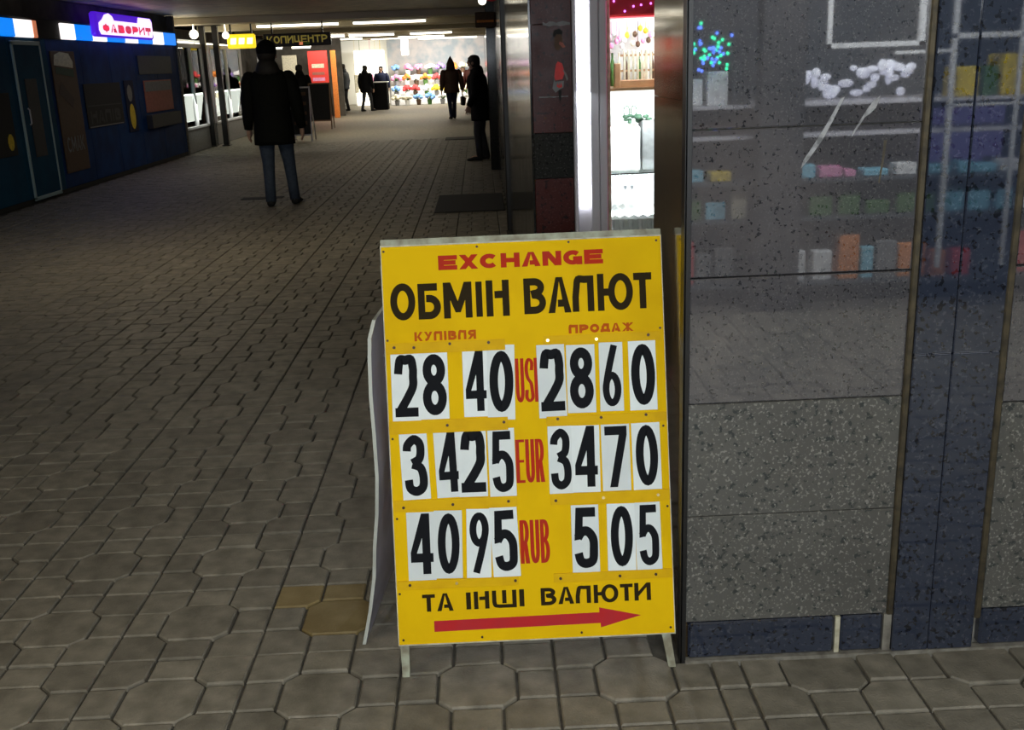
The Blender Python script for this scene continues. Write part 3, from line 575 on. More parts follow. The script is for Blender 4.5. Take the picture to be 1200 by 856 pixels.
# number cards: digit, centre u, v, width, height, tilt clockwise, layer, digit width, text about it
CARDS = [
 ('2', .046, .652, .0709, .170, .4, 1, .058, 'top left, starting the dollar buying rate'), ('8', .117, .653, .0715, .169, .3, 1, .060, 'second in the dollar buying rate'),
 ('4', .221, .655, .0620, .170, .4, 1, .052, 'third in the dollar buying rate'), ('0', .285, .654, .0689, .188, 1.5, 2, .060, 'taller, left of the letters USD'),
 ('2', .412, .651, .0698, .184, -.4, 2, .060, 'taller, covering part of the letters USD'), ('8', .486, .654, .0713, .171, .4, 1, .060, 'second in the dollar selling rate'),
 ('6', .562, .656, .0592, .173, .5, 1, .047, 'third in the dollar selling rate'), ('0', .641, .656, .0688, .175, 0, 1, .060, 'top right, ending the dollar selling rate'),
 ('3', .060, .452, .0697, .168, -1.5, 1, .058, 'starting the euro buying rate'), ('4', .144, .454, .0660, .169, -1.5, 1, .052, 'tilted, second in the euro buying rate'),
 ('2', .205, .455, .0714, .172, .3, 2, .062, 'lapping over the 4, euro buying rate'), ('5', .279, .452, .0671, .172, -.3, 1, .054, 'just left of the letters EUR'),
 ('3', .426, .452, .0600, .171, .3, 1, .052, 'just right of the letters EUR'), ('4', .490, .452, .0701, .169, .8, 2, .057, 'second in the euro selling rate'),
 ('7', .566, .452, .0713, .168, 0, 1, .056, 'third in the euro selling rate'), ('0', .643, .452, .0715, .169, -.4, 1, .056, 'ending the euro selling rate at right edge'),
 ('4', .067, .249, .0700, .173, .2, 1, .057, 'bottom left, starting the rouble buying rate'), ('0', .135, .251, .0706, .172, 1.6, 2, .055, 'second in the rouble buying rate'),
 ('9', .212, .250, .0620, .175, 1.8, 1, .049, 'third in the rouble buying rate'), ('5', .278, .252, .0689, .180, -1.5, 2, .058, 'just left of the letters RUB'),
 ('5', .481, .250, .0691, .171, .4, 1, .060, 'standing alone right of the letters RUB'), ('0', .572, .250, .0714, .170, .8, 1, .056, 'middle of the rouble selling rate'),
 ('5', .640, .250, .0642, .171, -.4, 2, .050, 'bottom right, ending the rouble selling rate')]
for ch, cu, cv, w, h, tilt, lay, dw, txt in CARDS:
    a = math.radians(-tilt); d0 = .0006+.0010*(lay-1)
    f = lambda x, y, d, a=a, cu=cu, cv=cv, d0=d0: S(cu+x*math.cos(a)-y*math.sin(a), cv+x*math.sin(a)+y*math.cos(a), d0+d)
    card = MB().prism([(-w/2, -h/2), (w/2, -h/2), (w/2, h/2), (-w/2, h/2)], f, 0, .0008).build('number_card', M['card'], origin=S(cu, cv-h/2, 0))
    tag(card, 'black %s on white card, %s' % (ch, txt), 'number card', 'number cards in the rails of the exchange sign')
    mb = MB(); dh = .154; put_glyph(mb, ch, -dw/2+.001, -dh/2+(.002 if ch != '4' else .006), dw, dh, dw*.355, dw*.45 if ch in 'О08' else dw*.40, f, d=.0010, step=.00006)
    mb.build('digit', M['ink'], card)

# ------------------------------------------------------------------ lit showcase in the alcove
show = struct('window_1', MB().box(.60, 1.70, PY+.48, PY+.50, .35, 2.1).box(1.68, 1.70, PY+.02, PY+.48, .35, 2.1).box(.60, 1.70, PY+.02, PY+.48, 2.08, 2.1).box(.58, 1.70, PY, PY+.5, 0, .40), M['white'])
mb = MB()
for x0, x1 in ((.432, .450), (.510, .552), (.554, .590)): mb.bbox(x0, x1, PY-.03, PY+.05, 0, 2.52, .004)
mb.box(.448, .512, PY+.01, PY+.03, 0, 2.52)
mb.build('window_frame', M['alu'], show)
MB().bbox(.592, .606, PY-.02, PY+.02, .40, 2.1, .003).build('window_frame', M['white_edge'], show)
MB().bbox(.455, .506, PY-.015, PY+.010, .813, 2.4, .008).build('light_strip', M['tube'], show)
MB().box(.606, 1.68, PY+.0, PY+.006, .40, 2.08).build('pane', M['glass'], show)
MB().box(.608, 1.68, PY+.05, PY+.46, 1.345, 1.359).build('shelf', M['wood'], show)
MB().box(.608, 1.68, PY+.08, PY+.46, .95, .958).build('shelf', M['glass'], show)
mb = MB()
for i in range(24):
    x = .61+i*.045; mb.prism([(x, .74), (x+.045, .74), (x+.045, .750), (x+.0225, .762), (x, .750)], lambda a, b, d: (a, PY+.05+d, b), 0, .40)
mb.build('shelf', M['whitef'], show)
MB().bbox(.606, 1.68, PY+.03, PY+.2, 1.676, 2.05, .01).build('valance', M['red_cloth'], show)
for k, (x, z) in enumerate(((.63, 1.745), (.72, 1.72), (.755, 1.725), (.80, 1.73), (.86, 1.74), (.68, 1.70))):
    MB().ball((x, PY+.022, z), .005).build('light_bulb', M['led_purple'], show)
CW = dict(whitef='white', cream='cream', leaf='dark green', pink='pink', greyf='grey', aqua='pale blue', redf='red', yellowf='yellow', slate='slate', orangef='orange', choc='brown', tealf='teal')
def prop(name, label, cat, mb, m, group=None, smooth=False): return tag(mb.build(name, m, origin=(sum(v[0] for v in mb.v)/len(mb.v), sum(v[1] for v in mb.v)/len(mb.v), min(v[2] for v in mb.v)), smooth=smooth), label, cat, group)
# toys and trinkets behind the glass
t = thing('toy_fence_box', 'small pale wooden box with a picket fence on the upper showcase shelf', 'box', (.72, PY+.2, 1.359))
MB().bbox(.655, .90, PY+.10, PY+.24, 1.359, 1.392, .003).build('base', M['wood'], t); MB().bbox(.640, .668, PY+.09, PY+.13, 1.359, 1.47, .003).build('post', M['wood'], t)
for i in range(10): MB().bbox(.684+i*.021, .695+i*.021, PY+.11, PY+.118, 1.39, 1.53, .002).build('picket', M['cream'], t)
MB().box(.67, .9, PY+.118, PY+.124, 1.43, 1.44).build('rail', M['wood'], t); MB().box(.67, .9, PY+.118, PY+.124, 1.50, 1.51).build('rail', M['wood'], t)
rnd = random.Random(3)
for k in range(22):
    x = .625+(k%11)*.026+(k//11)*.012; z = 1.545+rnd.uniform(0, .06)+(k//11)*.03; c_ = rnd.choice(['whitef', 'cream', 'whitef', 'yellowf', 'pink', 'choc'])
    mb = MB().ball((x, PY+.30, z), (.012, .012, .015)).tube([(x, PY+.30, z+.012), (x, PY+.30, 1.665)], .0012, 4)
    prop('bauble', 'small '+CW[c_]+' trinket hanging under the red valance of the showcase', 'bauble', mb, M[c_], 'trinkets hanging in the showcase', True)
for k in range(7):
    x = .665+k*.033; mb = MB().tube([(x, PY+.38, 1.36), (x, PY+.38, 1.46), (x, PY+.38, 1.49), (x, PY+.38, 1.52)], [.012, .012, .005, .005], 8)
    prop('bottle', 'little '+['green', 'cream', 'brown', 'white'][k % 4]+' bottle behind the picket fence box in the showcase', 'bottle', mb, M[['leaf', 'cream', 'choc', 'whitef'][k % 4]], 'little bottles on the upper showcase shelf', True)
mb = MB()
for k in range(26):
    a = rnd.uniform(0, 6.28); x = .735+rnd.uniform(-.045, .09); mb.ball((x, PY+.2+rnd.uniform(-.03, .03), 1.205+rnd.uniform(-.012, .018)), (.012, .012, .009), 6, 4)
prop('green_garland', 'dark green garland heap in the white lit part of the showcase', 'garland', mb, M['darkgreen'])
for k, x in enumerate((.705, .740)):
    mb = MB(); R_ = [(x+.014*math.cos(a), PY+.16, 1.247+.024*math.sin(a)) for a in [PI*2*i/14 for i in range(15)]]; mb.tube(R_, .0028, 5, ref=(0, 1, 0))
    prop('napkin_ring', 'dark hoop standing on the green garland, %s of two' % ('left', 'right')[k], 'hoop', mb, M['darkgreen'], 'two hoops in the showcase')
prop('white_carton', 'large blank white carton on the glass shelf of the showcase', 'box', MB().bbox(.612, .772, PY+.16, PY+.34, .9585, 1.175, .008), M['whitef'])
prop('grey_carton', 'pale grey carton right of the large white carton', 'box', MB().bbox(.782, .88, PY+.16, PY+.30, .9585, 1.20, .004), M['greyf'])
for k, x in enumerate((.655, .692, .725)):
    s_ = .5 if k == 0 else 1; mb = MB()
    hp = [(x+.009*s_*a, .885+.010*s_*b) for a, b in ((0, -1.3), (.9, .1), (.75, .8), (.3, .9), (0, .5), (-.3, .9), (-.75, .8), (-.9, .1))]
    mb.prism(hp, lambda a, b, d: (a, PY+.12+d, b), 0, .004).tube([(x, PY+.122, .89), (x, PY+.122, .948)], .0008, 4)
    prop('heart_pendant', ['smallest pale heart pendant under the glass shelf', 'middle dark heart pendant under the glass shelf', 'right dark heart pendant under the glass shelf'][k], 'pendant', mb, M['charcoal'] if k else M['greyf'], 'heart pendants in the showcase')
for k in range(5):
    x = .635+k*.047; mb = MB().tube([(x, PY+.2, .402), (x, PY+.2, .60), (x, PY+.2, .66), (x, PY+.2, .72)], [.02, .02, .012, .012], 10)
    prop('glass_vase', 'pale vase on the showcase floor below the scalloped shelf', 'vase', mb, M['whitef'], 'pale vases at the foot of the showcase', True)
# torn sticker figure on the red granite
t = thing('torn_sticker', 'torn sticker of a dark-haired figure in a red shirt on the brown granite', 'sticker', (.36, PY-.001, 1.28))
fs = lambda x, y, d: (x, PY-.0015-d, y)
MB().prism([(.345, 1.60), (.35, 1.625), (.375, 1.635), (.392, 1.62), (.385, 1.60), (.372, 1.605), (.36, 1.585), (.355, 1.60)], fs, 0, .0006).build('hair_print', M['black'], t)
MB().prism([(.352, 1.55), (.352, 1.59), (.362, 1.61), (.384, 1.608), (.390, 1.585), (.384, 1.55), (.368, 1.535)], fs, 0, .0010).build('face_print', M['choc'], t)
MB().prism([(.372, 1.565), (.376, 1.578), (.392, 1.570), (.402, 1.553), (.390, 1.548), (.38, 1.560)], fs, 0, .0014).build('face_print', M['salmon'], t)
MB().prism([(.348, 1.425), (.356, 1.475), (.365, 1.49), (.386, 1.48), (.396, 1.44), (.386, 1.41), (.352, 1.405)], fs, 0, .0010).build('shirt_print', M['redf'], t)
MB().prism([(.338, 1.37), (.345, 1.405), (.352, 1.455), (.347, 1.41), (.352, 1.40), (.392, 1.402), (.389, 1.372), (.368, 1.362), (.352, 1.350)], fs, 0, .0014).build('paper_remains', M['greyf'], t)
MB().prism([(.388, 1.455), (.404, 1.435), (.412, 1.41), (.405, 1.40), (.398, 1.425)], fs, 0, .0014).build('paper_remains', M['greyf'], t)
MB().prism([(.358, 1.378), (.362, 1.395), (.366, 1.378), (.370, 1.395), (.374, 1.378), (.378, 1.395), (.384, 1.376), (.37, 1.37)], fs, 0, .0018).build('shirt_print', M['redf'], t)
MB().prism([(.366, 1.335), (.366, 1.365), (.380, 1.362), (.378, 1.335), (.374, 1.30)], fs, 0, .0012).build('leg_print', M['black'], t)
for k, (z, x0, x1) in enumerate(((1.655, .30, .425), (1.332, .275, .41))):
    mb = MB(); P = [(x0+(x1-x0)*i/8, z-.006+rnd.uniform(-.006, .003)) for i in range(9)]+[(x1-(x1-x0)*i/8, z+.006+rnd.uniform(-.004, .006)) for i in range(9)]
    if k: P = [(x, z+(yv-z)*.35) for x, yv in P]
    mb.prism(P, fs, 0, .0006); tag(mb.build('glue_mark', M['salmon'] if 0 else M['greyf'], origin=(x0, PY, z)), ['ragged grey glue remains above the torn sticker', 'thin line of paper remains below the torn sticker'][k], 'paper scrap')

# ------------------------------------------------------------------ mats on the floor
prop('floor_mat', 'dark doormat on the paving by the right wall in front of the standing man', 'mat', MB().bbox(-.53, .21, 10.9, 12.35, .0, .012, .004), M['black'])
prop('floor_mat', 'far small dark doormat beyond the standing man', 'mat', MB().bbox(-.75, -.1, 21.6, 22.3, .0, .012, .004), M['black'])
prop('drain_grate', 'narrow dark drain grate behind the heels of the man in jeans', 'grate', MB().bbox(-2.95, -2.45, 12.75, 12.95, .0, .006, .002), M['black'])

# ------------------------------------------------------------------ left blue kiosk
KX = -5.6
kiosk = thing('blue_kiosk', 'long dark blue kiosk front along the left side under the lit fascia', 'kiosk', (KX, 15, 0))
yk = 8.4
while yk < 20.3:
    y1 = min(yk+1.18, 20.40)
    if yk < 14.1 and y1 > 13.2: pass
    MB().bbox(KX-.14, KX, yk+.004, y1-.004, .06, 1.99, .004).build('wall_panel', M['teal_wall'] if yk < 14 else M['blue_wall'], kiosk)
    yk = y1
MB().box(KX-.13, KX-.01, 8.4, 20.4, 0, .06).build('plinth', M['black'], kiosk)
MB().bbox(KX-.15, KX+.02, 20.40, 20.47, 0, 2.24, .004).build('end_post', M['mortar'], kiosk)
mb = MB()
for q in ((13.22, 13.27, .04, 1.94), (14.05, 14.09, .04, 1.94), (13.22, 14.09, .03, .075), (13.22, 14.09, 1.90, 1.95)): mb.bbox(KX, KX+.02, q[0], q[1], q[2], q[3], .004)
door = mb.build('door', M['pale_frame'], kiosk)
MB().box(KX+.001, KX+.012, 13.27, 14.05, .075, 1.90).build('door_leaf', M['teal_wall'], door)
MB().tube([(KX+.03, 13.38, .95), (KX+.05, 13.38, .97), (KX+.05, 13.38, 1.13), (KX+.03, 13.38, 1.15)], .010, 6).build('handle', M['alu'], door)
fk = lambda a, b, d: (KX+.002+d, a, b)
def poster(name, y0, y1, z0, z1, m, label, parts=(), th=.012):
    t = thing(name, label, 'poster', (KX, (y0+y1)/2, z0)); MB().bbox(KX+.002, KX+.002+th, y0, y1, z0, z1, .003).build('sheet', m, t)
    for nm, P, mm in parts: MB().prism(P, fk, th-.003, th+.003).build(nm, mm, t)
    return t
t = poster('food_poster', 14.38, 15.22, .25, 1.84, M['choc'], 'tall dark brown food poster with a pale bun at its top', [
    ('bun_print', [(14.45, 1.66), (14.5, 1.79), (14.7, 1.83), (15.0, 1.81), (15.12, 1.70), (15.1, 1.62)], M['cream']),
    ('filling_print', [(14.48, 1.55), (15.1, 1.50), (15.1, 1.60), (14.48, 1.64)], M['darkgreen']), ('filling_print', [(14.48, 1.30), (14.9, 1.10), (15.0, 1.2), (14.6, 1.45)], M['oxblood'])])
mb = MB(); word(mb, 'СМАК', 14.50, 15.12, .52, .72, lambda a, b, d: (KX+.017+d, a, b), tfrac=.22); mb.build('lettering', M['greyf'], t)
t = poster('menu_board', 15.40, 16.95, .78, 1.40, M['black'], 'black menu board with two framed rows on the blue kiosk', [('frame_line', [(15.45, 1.085), (16.9, 1.075), (16.9, 1.09), (15.45, 1.10)], M['charcoal']), ('frame_line', [(15.45, .79), (16.9, .785), (16.9, .80), (15.45, .805)], M['greyf'])])
mb = MB(); word(mb, 'НАПІВ', 15.52, 16.8, .84, 1.02, lambda a, b, d: (KX+.017+d, a, b), tfrac=.2); mb.build('lettering', M['charcoal'], t)
poster('snack_sticker', 17.15, 17.60, .62, 1.42, M['navy'], 'upright sticker with a yellow oval between the menu board and the red poster', [('oval_print', [(17.38+.13*math.cos(a), .86+.2*math.sin(a)) for a in [2*PI*i/14 for i in range(14)]], M['yellowf']), ('head_print', [(17.36+.12*math.cos(a), 1.22+.13*math.sin(a)) for a in [2*PI*i/12 for i in range(12)]], M['greyf'])])
poster('red_poster', 18.15, 19.75, .88, 1.40, M['salmon'], 'faded red poster above a dark ledge at the far end of the kiosk', [('top_band', [(18.2, 1.22), (19.7, 1.22), (19.7, 1.38), (18.2, 1.38)], M['greyf'])])
MB().bbox(KX, KX+.10, 18.10, 19.85, .62, .84, .004).build('window_ledge', M['charcoal'], kiosk)
poster('dark_notice', 12.35, 12.95, .62, 1.35, M['black'], 'dark notice at the left edge of the view with a spot of yellow', [('spot_print', [(12.80+.08*math.cos(a), .78+.1*math.sin(a)) for a in [2*PI*i/10 for i in range(10)]], M['yellowf'])])
poster('pale_notice', 18.0, 19.9, 1.50, 1.80, M['slate'], 'faint grey lettered panel above the red poster')
poster('door_notice', 13.45, 13.80, .55, 1.50, M['charcoal'], 'narrow dark poster on the kiosk door', (), .018)
# lit fascia
fas = thing('lit_fascia', 'illuminated blue and white fascia strip along the top of the kiosk', 'light box', (KX, 15, 2.0))
MB().bbox(KX-.10, KX-.02, 8.4, 20.395, 1.992, 2.24, .004).build('backing', M['black'], fas)
segs = [(8.4, 9.6, 'lb_blue'), (9.6, 10.4, 'lb_white'), (10.4, 13.40, 'lb_blue'), (13.40, 13.95, 'lb_white'), (13.95, 14.08, 'lb_red'), (14.90, 15.38, 'lb_white'), (15.38, 16.05, 'lb_blue'), (16.05, 16.65, 'lb_white'), (16.65, 17.5, 'lb_blue'), (17.5, 18.15, 'lb_white'), (18.15, 18.95, 'lb_blue'), (18.95, 19.62, 'lb_white'), (19.62, 20.38, 'lb_blue')]
for y0, y1, m in segs: MB().bbox(KX-.02, KX+.02, y0+.004, y1-.004, 1.995, 2.205, .008).build('light_panel', M[m], fas)
fav = thing('kiosk_name_sign', 'glowing pink-white sign reading ФАВОРИТ in red on the kiosk roof edge', 'sign', (KX+.08, 17.2, 2.05))
MB().bbox(KX+.05, KX+.16, 15.88, 18.56, 2.05, 2.395, .03).build('sign_box', M['lb_purple'], fav)
fx = KX+.162; P = [(16.0, 2.08), (18.45, 2.08), (18.50, 2.15), (18.50, 2.33), (18.42, 2.38), (17.80, 2.38), (17.74, 2.29), (16.62, 2.29), (16.55, 2.35), (16.40, 2.385), (16.22, 2.36), (16.10, 2.29), (15.95, 2.24), (15.93, 2.14)]
MB().prism(P, lambda a, b, d: (fx+d, a, b), 0, .004).build('glow_panel', M['lb_pink'], fav)
mb = MB(); word(mb, 'ФАВОРИТ', 16.08, 18.4, 2.115, 2.235, lambda a, b, d: (fx+.005+d, a, b), tfrac=.2); mb.build('lettering', M['lb_text'], fav)
area('kiosk_fascia_light', (KX+.06, 17.2, 2.05), (KX+1.6, 17.2, 0), 6.0, .15, 4, (.45, .6, 1.0)).rotation_euler = Vector((1, 0, -.8)).to_track_quat('-Z', 'Y').to_euler()
prop('spot_lamp', 'small round white spot lamp on the fascia above the bottle window', 'lamp', MB().ball((-5.55, 21.6, 2.22), .09).tube([(-5.55, 21.6, 2.30), (-5.55, 21.6, 2.53)], .012, 6), M['tube_far'], 'round spot lamps by the black posts', True)
prop('spot_lamp', 'small round white spot lamp beside the yellow lit sign', 'lamp', MB().ball((-5.30, 23.2, 2.23), .075).tube([(-5.30, 23.2, 2.30), (-5.30, 23.2, 2.53)], .012, 6), M['tube_far'], 'round spot lamps by the black posts', True)

# ------------------------------------------------------------------ shop windows beyond the kiosk
def shop_window(n, y0, y1, x, label, z0=.45, z1=2.0):
    w = sempty('window_%d' % n); w['label'] = label
    MB().box(x-.06, x, y0, y1, 0, z0).build('sill_wall', M['greyf'], w)
    mb = MB()
    for yy_ in (y0, (y0+y1)/2, y1): mb.bbox(x-.05, x+.02, yy_-.03, yy_+.03, z0, z1, .004)
    mb.bbox(x-.05, x+.02, y0, y1, z1-.03, z1+.05, .004).bbox(x-.05, x+.02, y0, y1, z0-.02, z0+.03, .004); mb.build('window_frame', M['alu'], w)
    for a, b_ in ((y0+.03, (y0+y1)/2-.03), ((y0+y1)/2+.03, y1-.03)): MB().box(x-.02, x-.014, a, b_, z0+.03, z1-.03).build('pane', M['glass'], w)
    for z in (z0+.02, .95, 1.4): MB().box(x-.75, x-.08, y0+.03, y1-.03, z-.02, z).build('shelf', M['white'], w)
    MB().box(x-.80, x-.76, y0, y1, 0, 2.2).build('back_panel', M['whitef'], w)
    MB().bbox(x-.3, x-.1, y0+.1, y1-.1, 2.03, 2.09, .01).build('lamp_strip', M['tube_far'], w)
    return w
def goods(y0, y1, x, seed, group, label):
    r_ = random.Random(seed)
    for z in (.47, .95, 1.4):
        yy_ = y0+.12
        while yy_ < y1-.25:
            w = r_.uniform(.14, .3); h = r_.uniform(.12, .36); c_ = r_.choice(['whitef', 'whitef', 'cream', 'leaf', 'pink', 'greyf', 'whitef', 'aqua', 'redf'])
            prop('packet', CW[c_]+' '+label+{.47: ', bottom row', .95: ', middle row', 1.4: ', top row'}[z], 'packet', MB().bbox(x-.5, x-.25, yy_, yy_+w, z+.001, z+h, .01), M[c_], group); yy_ += w+r_.uniform(.03, .12)
shop_window(2, 20.6, 22.35, -5.64, 'lit shop window just past the blue kiosk'); goods(20.6, 22.35, -5.64, 1, 'packets in the first lit shop window', 'packet in the lit window next to the blue kiosk')
shop_window(3, 23.0, 25.9, -5.64, 'lit shop window behind the black posts'); goods(23.0, 25.9, -5.64, 2, 'packets in the shop window behind the posts', 'packet in the lit window behind the black posts')
MB_ = MB().bbox(-5.70, -5.58, 22.44, 22.56, 0, 2.45, .008)
for k, x in enumerate((-5.62, -5.355)):
    t = thing('black_post', ['left slim black post between the two lit windows', 'right slim black post nearer the walking man'][k], 'post', (x, 22.5, 0), 'pair of black posts')
    MB().bbox(x-.055, x+.055, 22.44, 22.56, .02, 2.40, .006).build('shaft', M['dark_metal'], t); MB().bbox(x-.08, x+.08, 22.40, 22.60, 0, .02, .004).build('foot_plate', M['dark_metal'], t)
t = thing('yellow_light_sign', 'glowing yellow lit sign left of the copy shop board', 'sign', (-5.16, 24.0, 1.97))
MB().bbox(-5.47, -4.86, 24.0, 24.12, 1.97, 2.27, .03).build('lit_face', M['lb_yellow'], t)
mb = MB()
for k in range(3): mb.prism([(-5.4+k*.18, 2.06), (-5.28+k*.18, 2.06), (-5.26+k*.18, 2.19), (-5.38+k*.18, 2.19)], lambda a, b, d: (a, 23.998-d, b), 0, .003)
mb.build('lettering', M['lb_white'], t); MB().box(-5.4, -5.37, 24.03, 24.09, 2.27, 2.53).box(-4.95, -4.92, 24.03, 24.09, 2.27, 2.53).build('hanger', M['dark_metal'], t)
t = thing('copy_shop_sign', 'long dark hanging sign reading КОПИЦЕНТР with a small coloured display', 'sign', (-3.95, 24.0, 1.97))
MB().bbox(-4.68, -3.21, 24.0, 24.10, 1.975, 2.25, .01).build('board', M['dark_metal'], t)
M['dim_yellow'] = mat('dim_yellow_letters', (.45, .36, .06), .6, emit=(.3, .24, .05), estr=.35)
mb = MB(); word(mb, 'КОПИЦЕНТР', -4.60, -3.28, 2.045, 2.20, lambda a, b, d: (a, 23.998-d, b), tfrac=.22); mb.build('lettering', M['dim_yellow'], t)
for x, m in ((-3.86, 'lb_red'), (-3.78, 'led_green'), (-3.70, 'led_green')): MB().box(x-.04, x+.035, 23.985, 23.997, 2.0, 2.06).build('display_pixel', M[m] if m != 'led_green' else M['leaf'], t)
MB().box(-4.5, -4.47, 24.03, 24.07, 2.25, 2.53).box(-3.4, -3.37, 24.03, 24.07, 2.25, 2.53).build('hanger', M['dark_metal'], t)
# copy shop front at Y 33
cs = struct('wall_shop', MB().box(-7.2, -4.35, 34.6, 34.8, 0, 2.52), M['wall_dark'])
t = thing('promo_poster', 'red poster panel with pale lettering beyond the blackboards', 'poster', (-4.85, 33, 1.0)); M['red_panel'] = mat('red_panel_lit', (.75, .035, .02), .5)
MB().bbox(-5.16, -4.57, 33.0, 33.06, .0, 2.0, .01).build('sheet', M['red_panel'], t)
for z0, z1, m in ((1.50, 1.62, 'cream'), (1.30, 1.38, 'salmon'), (1.12, 1.22, 'pink')): MB().box(-5.05, -4.68, 32.99, 33.0, z0, z1).build('print_block', M[m], t)
for x, (z0, z1), m, lab in ((-5.75, (1.1, 1.9), 'cream', 'pale notice panel left of the red poster, behind the dark figure'), (-6.5, (1.0, 1.9), 'whitef', 'white notice panel at the far left of the copy shop'), (-4.42, (.0, 2.0), 'orangef', 'narrow pinkish panel right of the red poster')):
    prop('notice_panel', lab, 'poster', MB().bbox(x-.22 if x < -5 else x-.08, x+.22 if x < -5 else x+.08, 33.2, 33.26, z0, z1, .01), M[m])
for x, lab in ((-5.0, 'short white lamp below the copy shop sign, right one'), (-5.8, 'short white lamp below the copy shop sign, left one')): lamp(x, 31.0, .55, lab, z=2.08, w=.2)
# blackboards
def a_board(x, y_, w, h, leg, ang, label, slots=False):
    t = thing('sidewalk_board', label, 'a-board', (x, y_, 0), 'dark A-boards by the copy shop')
    ca, sa = math.cos(ang), math.sin(ang); fn = lambda a, b, d: (x+a*ca+d*sa, y_+a*sa-d*ca+(b*.16), b)
    MB().prism([(-w/2+.03, leg+.03), (w/2-.03, leg+.03), (w/2-.03, h-.03), (-w/2+.03, h-.03)], fn, -.01, .005).build('panel', M['black'] if slots else M['coat2'], t)
    mb = MB()
    for q in ((-w/2, -w/2+.03, 0, h), (w/2-.03, w/2, 0, h), (-w/2, w/2, h-.03, h), (-w/2, w/2, leg, leg+.03)): mb.prism([(q[0], q[2]), (q[1], q[2]), (q[1], q[3]), (q[0], q[3])], fn, -.02, .012)
    mb.build('frame', M['alu'] if slots else M['choc'], t)
    fr = lambda a, b, d: (x+a*ca-d*sa, y_+a*sa-d*ca+.34*h+(h-b)*.18-(0), b)
    for a in (-w/2+.015, w/2-.015): MB().tube([fn(a, h-.02, -.02), (x+a*ca, y_+a*sa+.55, 0)], .014, 4, ref=(1, 0, 0)).build('rear_leg', M['alu'] if slots else M['choc'], t)
    if slots:
        for k in range(4): MB().prism([(-w*.3, .35+k*.2), (w*.3, .35+k*.2), (w*.3, .42+k*.2), (-w*.3, .42+k*.2)], fn, .005, .009).build('print_block', M['choc'], t)
    return t
a_board(-3.85, 22.9, .46, 1.13, .12, .15, 'nearer metal-framed dark board partly behind the walking man', True)
a_board(-4.05, 27.2, .56, 1.14, .20, -.1, 'farther plain black-brown A-board on four thin legs')
# things high on the right wall
prop('hanging_lamp', 'small white lamp high at the top of the right wall', 'lamp', MB().ball((.06, 10.5, 2.06), .04), M['tube_far'], None, True)
t = thing('wall_box_sign', 'brown orange box sign high on the right passage wall', 'sign', (.1, 14.2, 1.9)); MB().bbox(-.02, .235, 14.2, 14.35, 1.93, 2.12, .01).build('box', M['choc'], t); MB().box(0, .22, 14.19, 14.20, 1.99, 2.02).build('stripe', M['orangef'], t)
prop('red_lantern', 'red rounded shade cut by the top of the picture at the right wall', 'lantern', MB().ball((.13, 9.0, 2.02), (.07, .07, .05)), M['red_cloth'], None, True)

# ------------------------------------------------------------------ flower stall
fl = thing('flower_stand', 'stepped white flower stand full of bouquets at the far end', 'stand', (-1.7, 42.2, 0))
for k, (y_, z) in enumerate(((41.7, .30), (42.1, .70), (42.5, 1.10))): MB().bbox(-3.45, .10, y_, y_+.4, .0, z, .01).build('step', M['whitef'], fl)
struct('wall_stall', MB().box(-3.6, .25, 43.2, 43.3, 0, 2.5), M['stall_wall'])
r_ = random.Random(11); pal = ['pink', 'cream', 'redf', 'whitef', 'yellowf', 'violet', 'pink', 'whitef', 'bluef', 'pink', 'cream', 'orangef']
names = {'pink': 'pink', 'cream': 'cream', 'redf': 'red', 'whitef': 'white', 'yellowf': 'yellow', 'violet': 'violet', 'bluef': 'blue', 'orangef': 'orange'}
rowname = ['lowest step', 'middle step', 'top step', 'floor before the steps']
for row, (y_, z, n) in enumerate(((41.9, .30, 9), (42.3, .70, 9), (42.7, 1.10, 8), (41.35, 0, 8))):
    for i in range(n):
        x = -3.22+i*(3.05/(n-1))+r_.uniform(-.04, .04); c_ = r_.choice(pal)
        if row == 2 and i in (1, 4): c_ = ('pink', 'violet')[i == 4]
        if row == 1 and i == 4: c_ = 'redf'
        if row == 0 and i in (4, 5): c_ = 'yellowf'
        t = thing('flower_bouquet', '%s bouquet in a bucket on the %s, %s' % (names[c_], rowname[row], ('leftmost', 'second from the left', 'third from the left', 'fourth from the left', 'in the middle', 'fourth from the right', 'third from the right', 'second from the right', 'rightmost')[i]), 'bouquet', (x, y_, z), 'bouquets of the flower stall')
        MB().tube([(x, y_, z+.001), (x, y_, z+.20)], [.07, .10], 10).build('bucket', M[['greyf', 'whitef', 'choc', 'leaf'][i % 4]], t)
        mb = MB(); mc = MB()
        for k in range(16):
            a = r_.uniform(0, 6.28); q = r_.uniform(0, .18); mb.ball((x+q*math.cos(a), y_-.06+.6*q*math.sin(a), z+.38-q*.6+r_.uniform(-.03, .03)), r_.uniform(.055, .085), 6, 4)
        for k in range(7):
            a = r_.uniform(0, 6.28); mc.tube([(x, y_, z+.18), (x+.14*math.cos(a), y_+.14*math.sin(a), z+.30)], [.012, .03], 4)
        mb.build('flower_heads', M[c_], t, True); mc.build('leaves', M['leaf'], t)
t = thing('dark_counter', 'dark covered counter left of the flowers with a white top edge', 'counter', (-3.35, 38.0, 0))
MB().bbox(-3.85, -3.25, 38.0, 38.6, 0, .93, .02).build('cover', M['coat2'], t); MB().bbox(-3.88, -3.22, 37.97, 38.63, .93, .96, .005).build('top', M['whitef'], t)
prop('bright_display', 'white lit display case at the far left of the flower stall', 'display case', MB().bbox(-4.9, -3.75, 43.0, 43.6, 0, 2.1, .02), M['tube_far'])
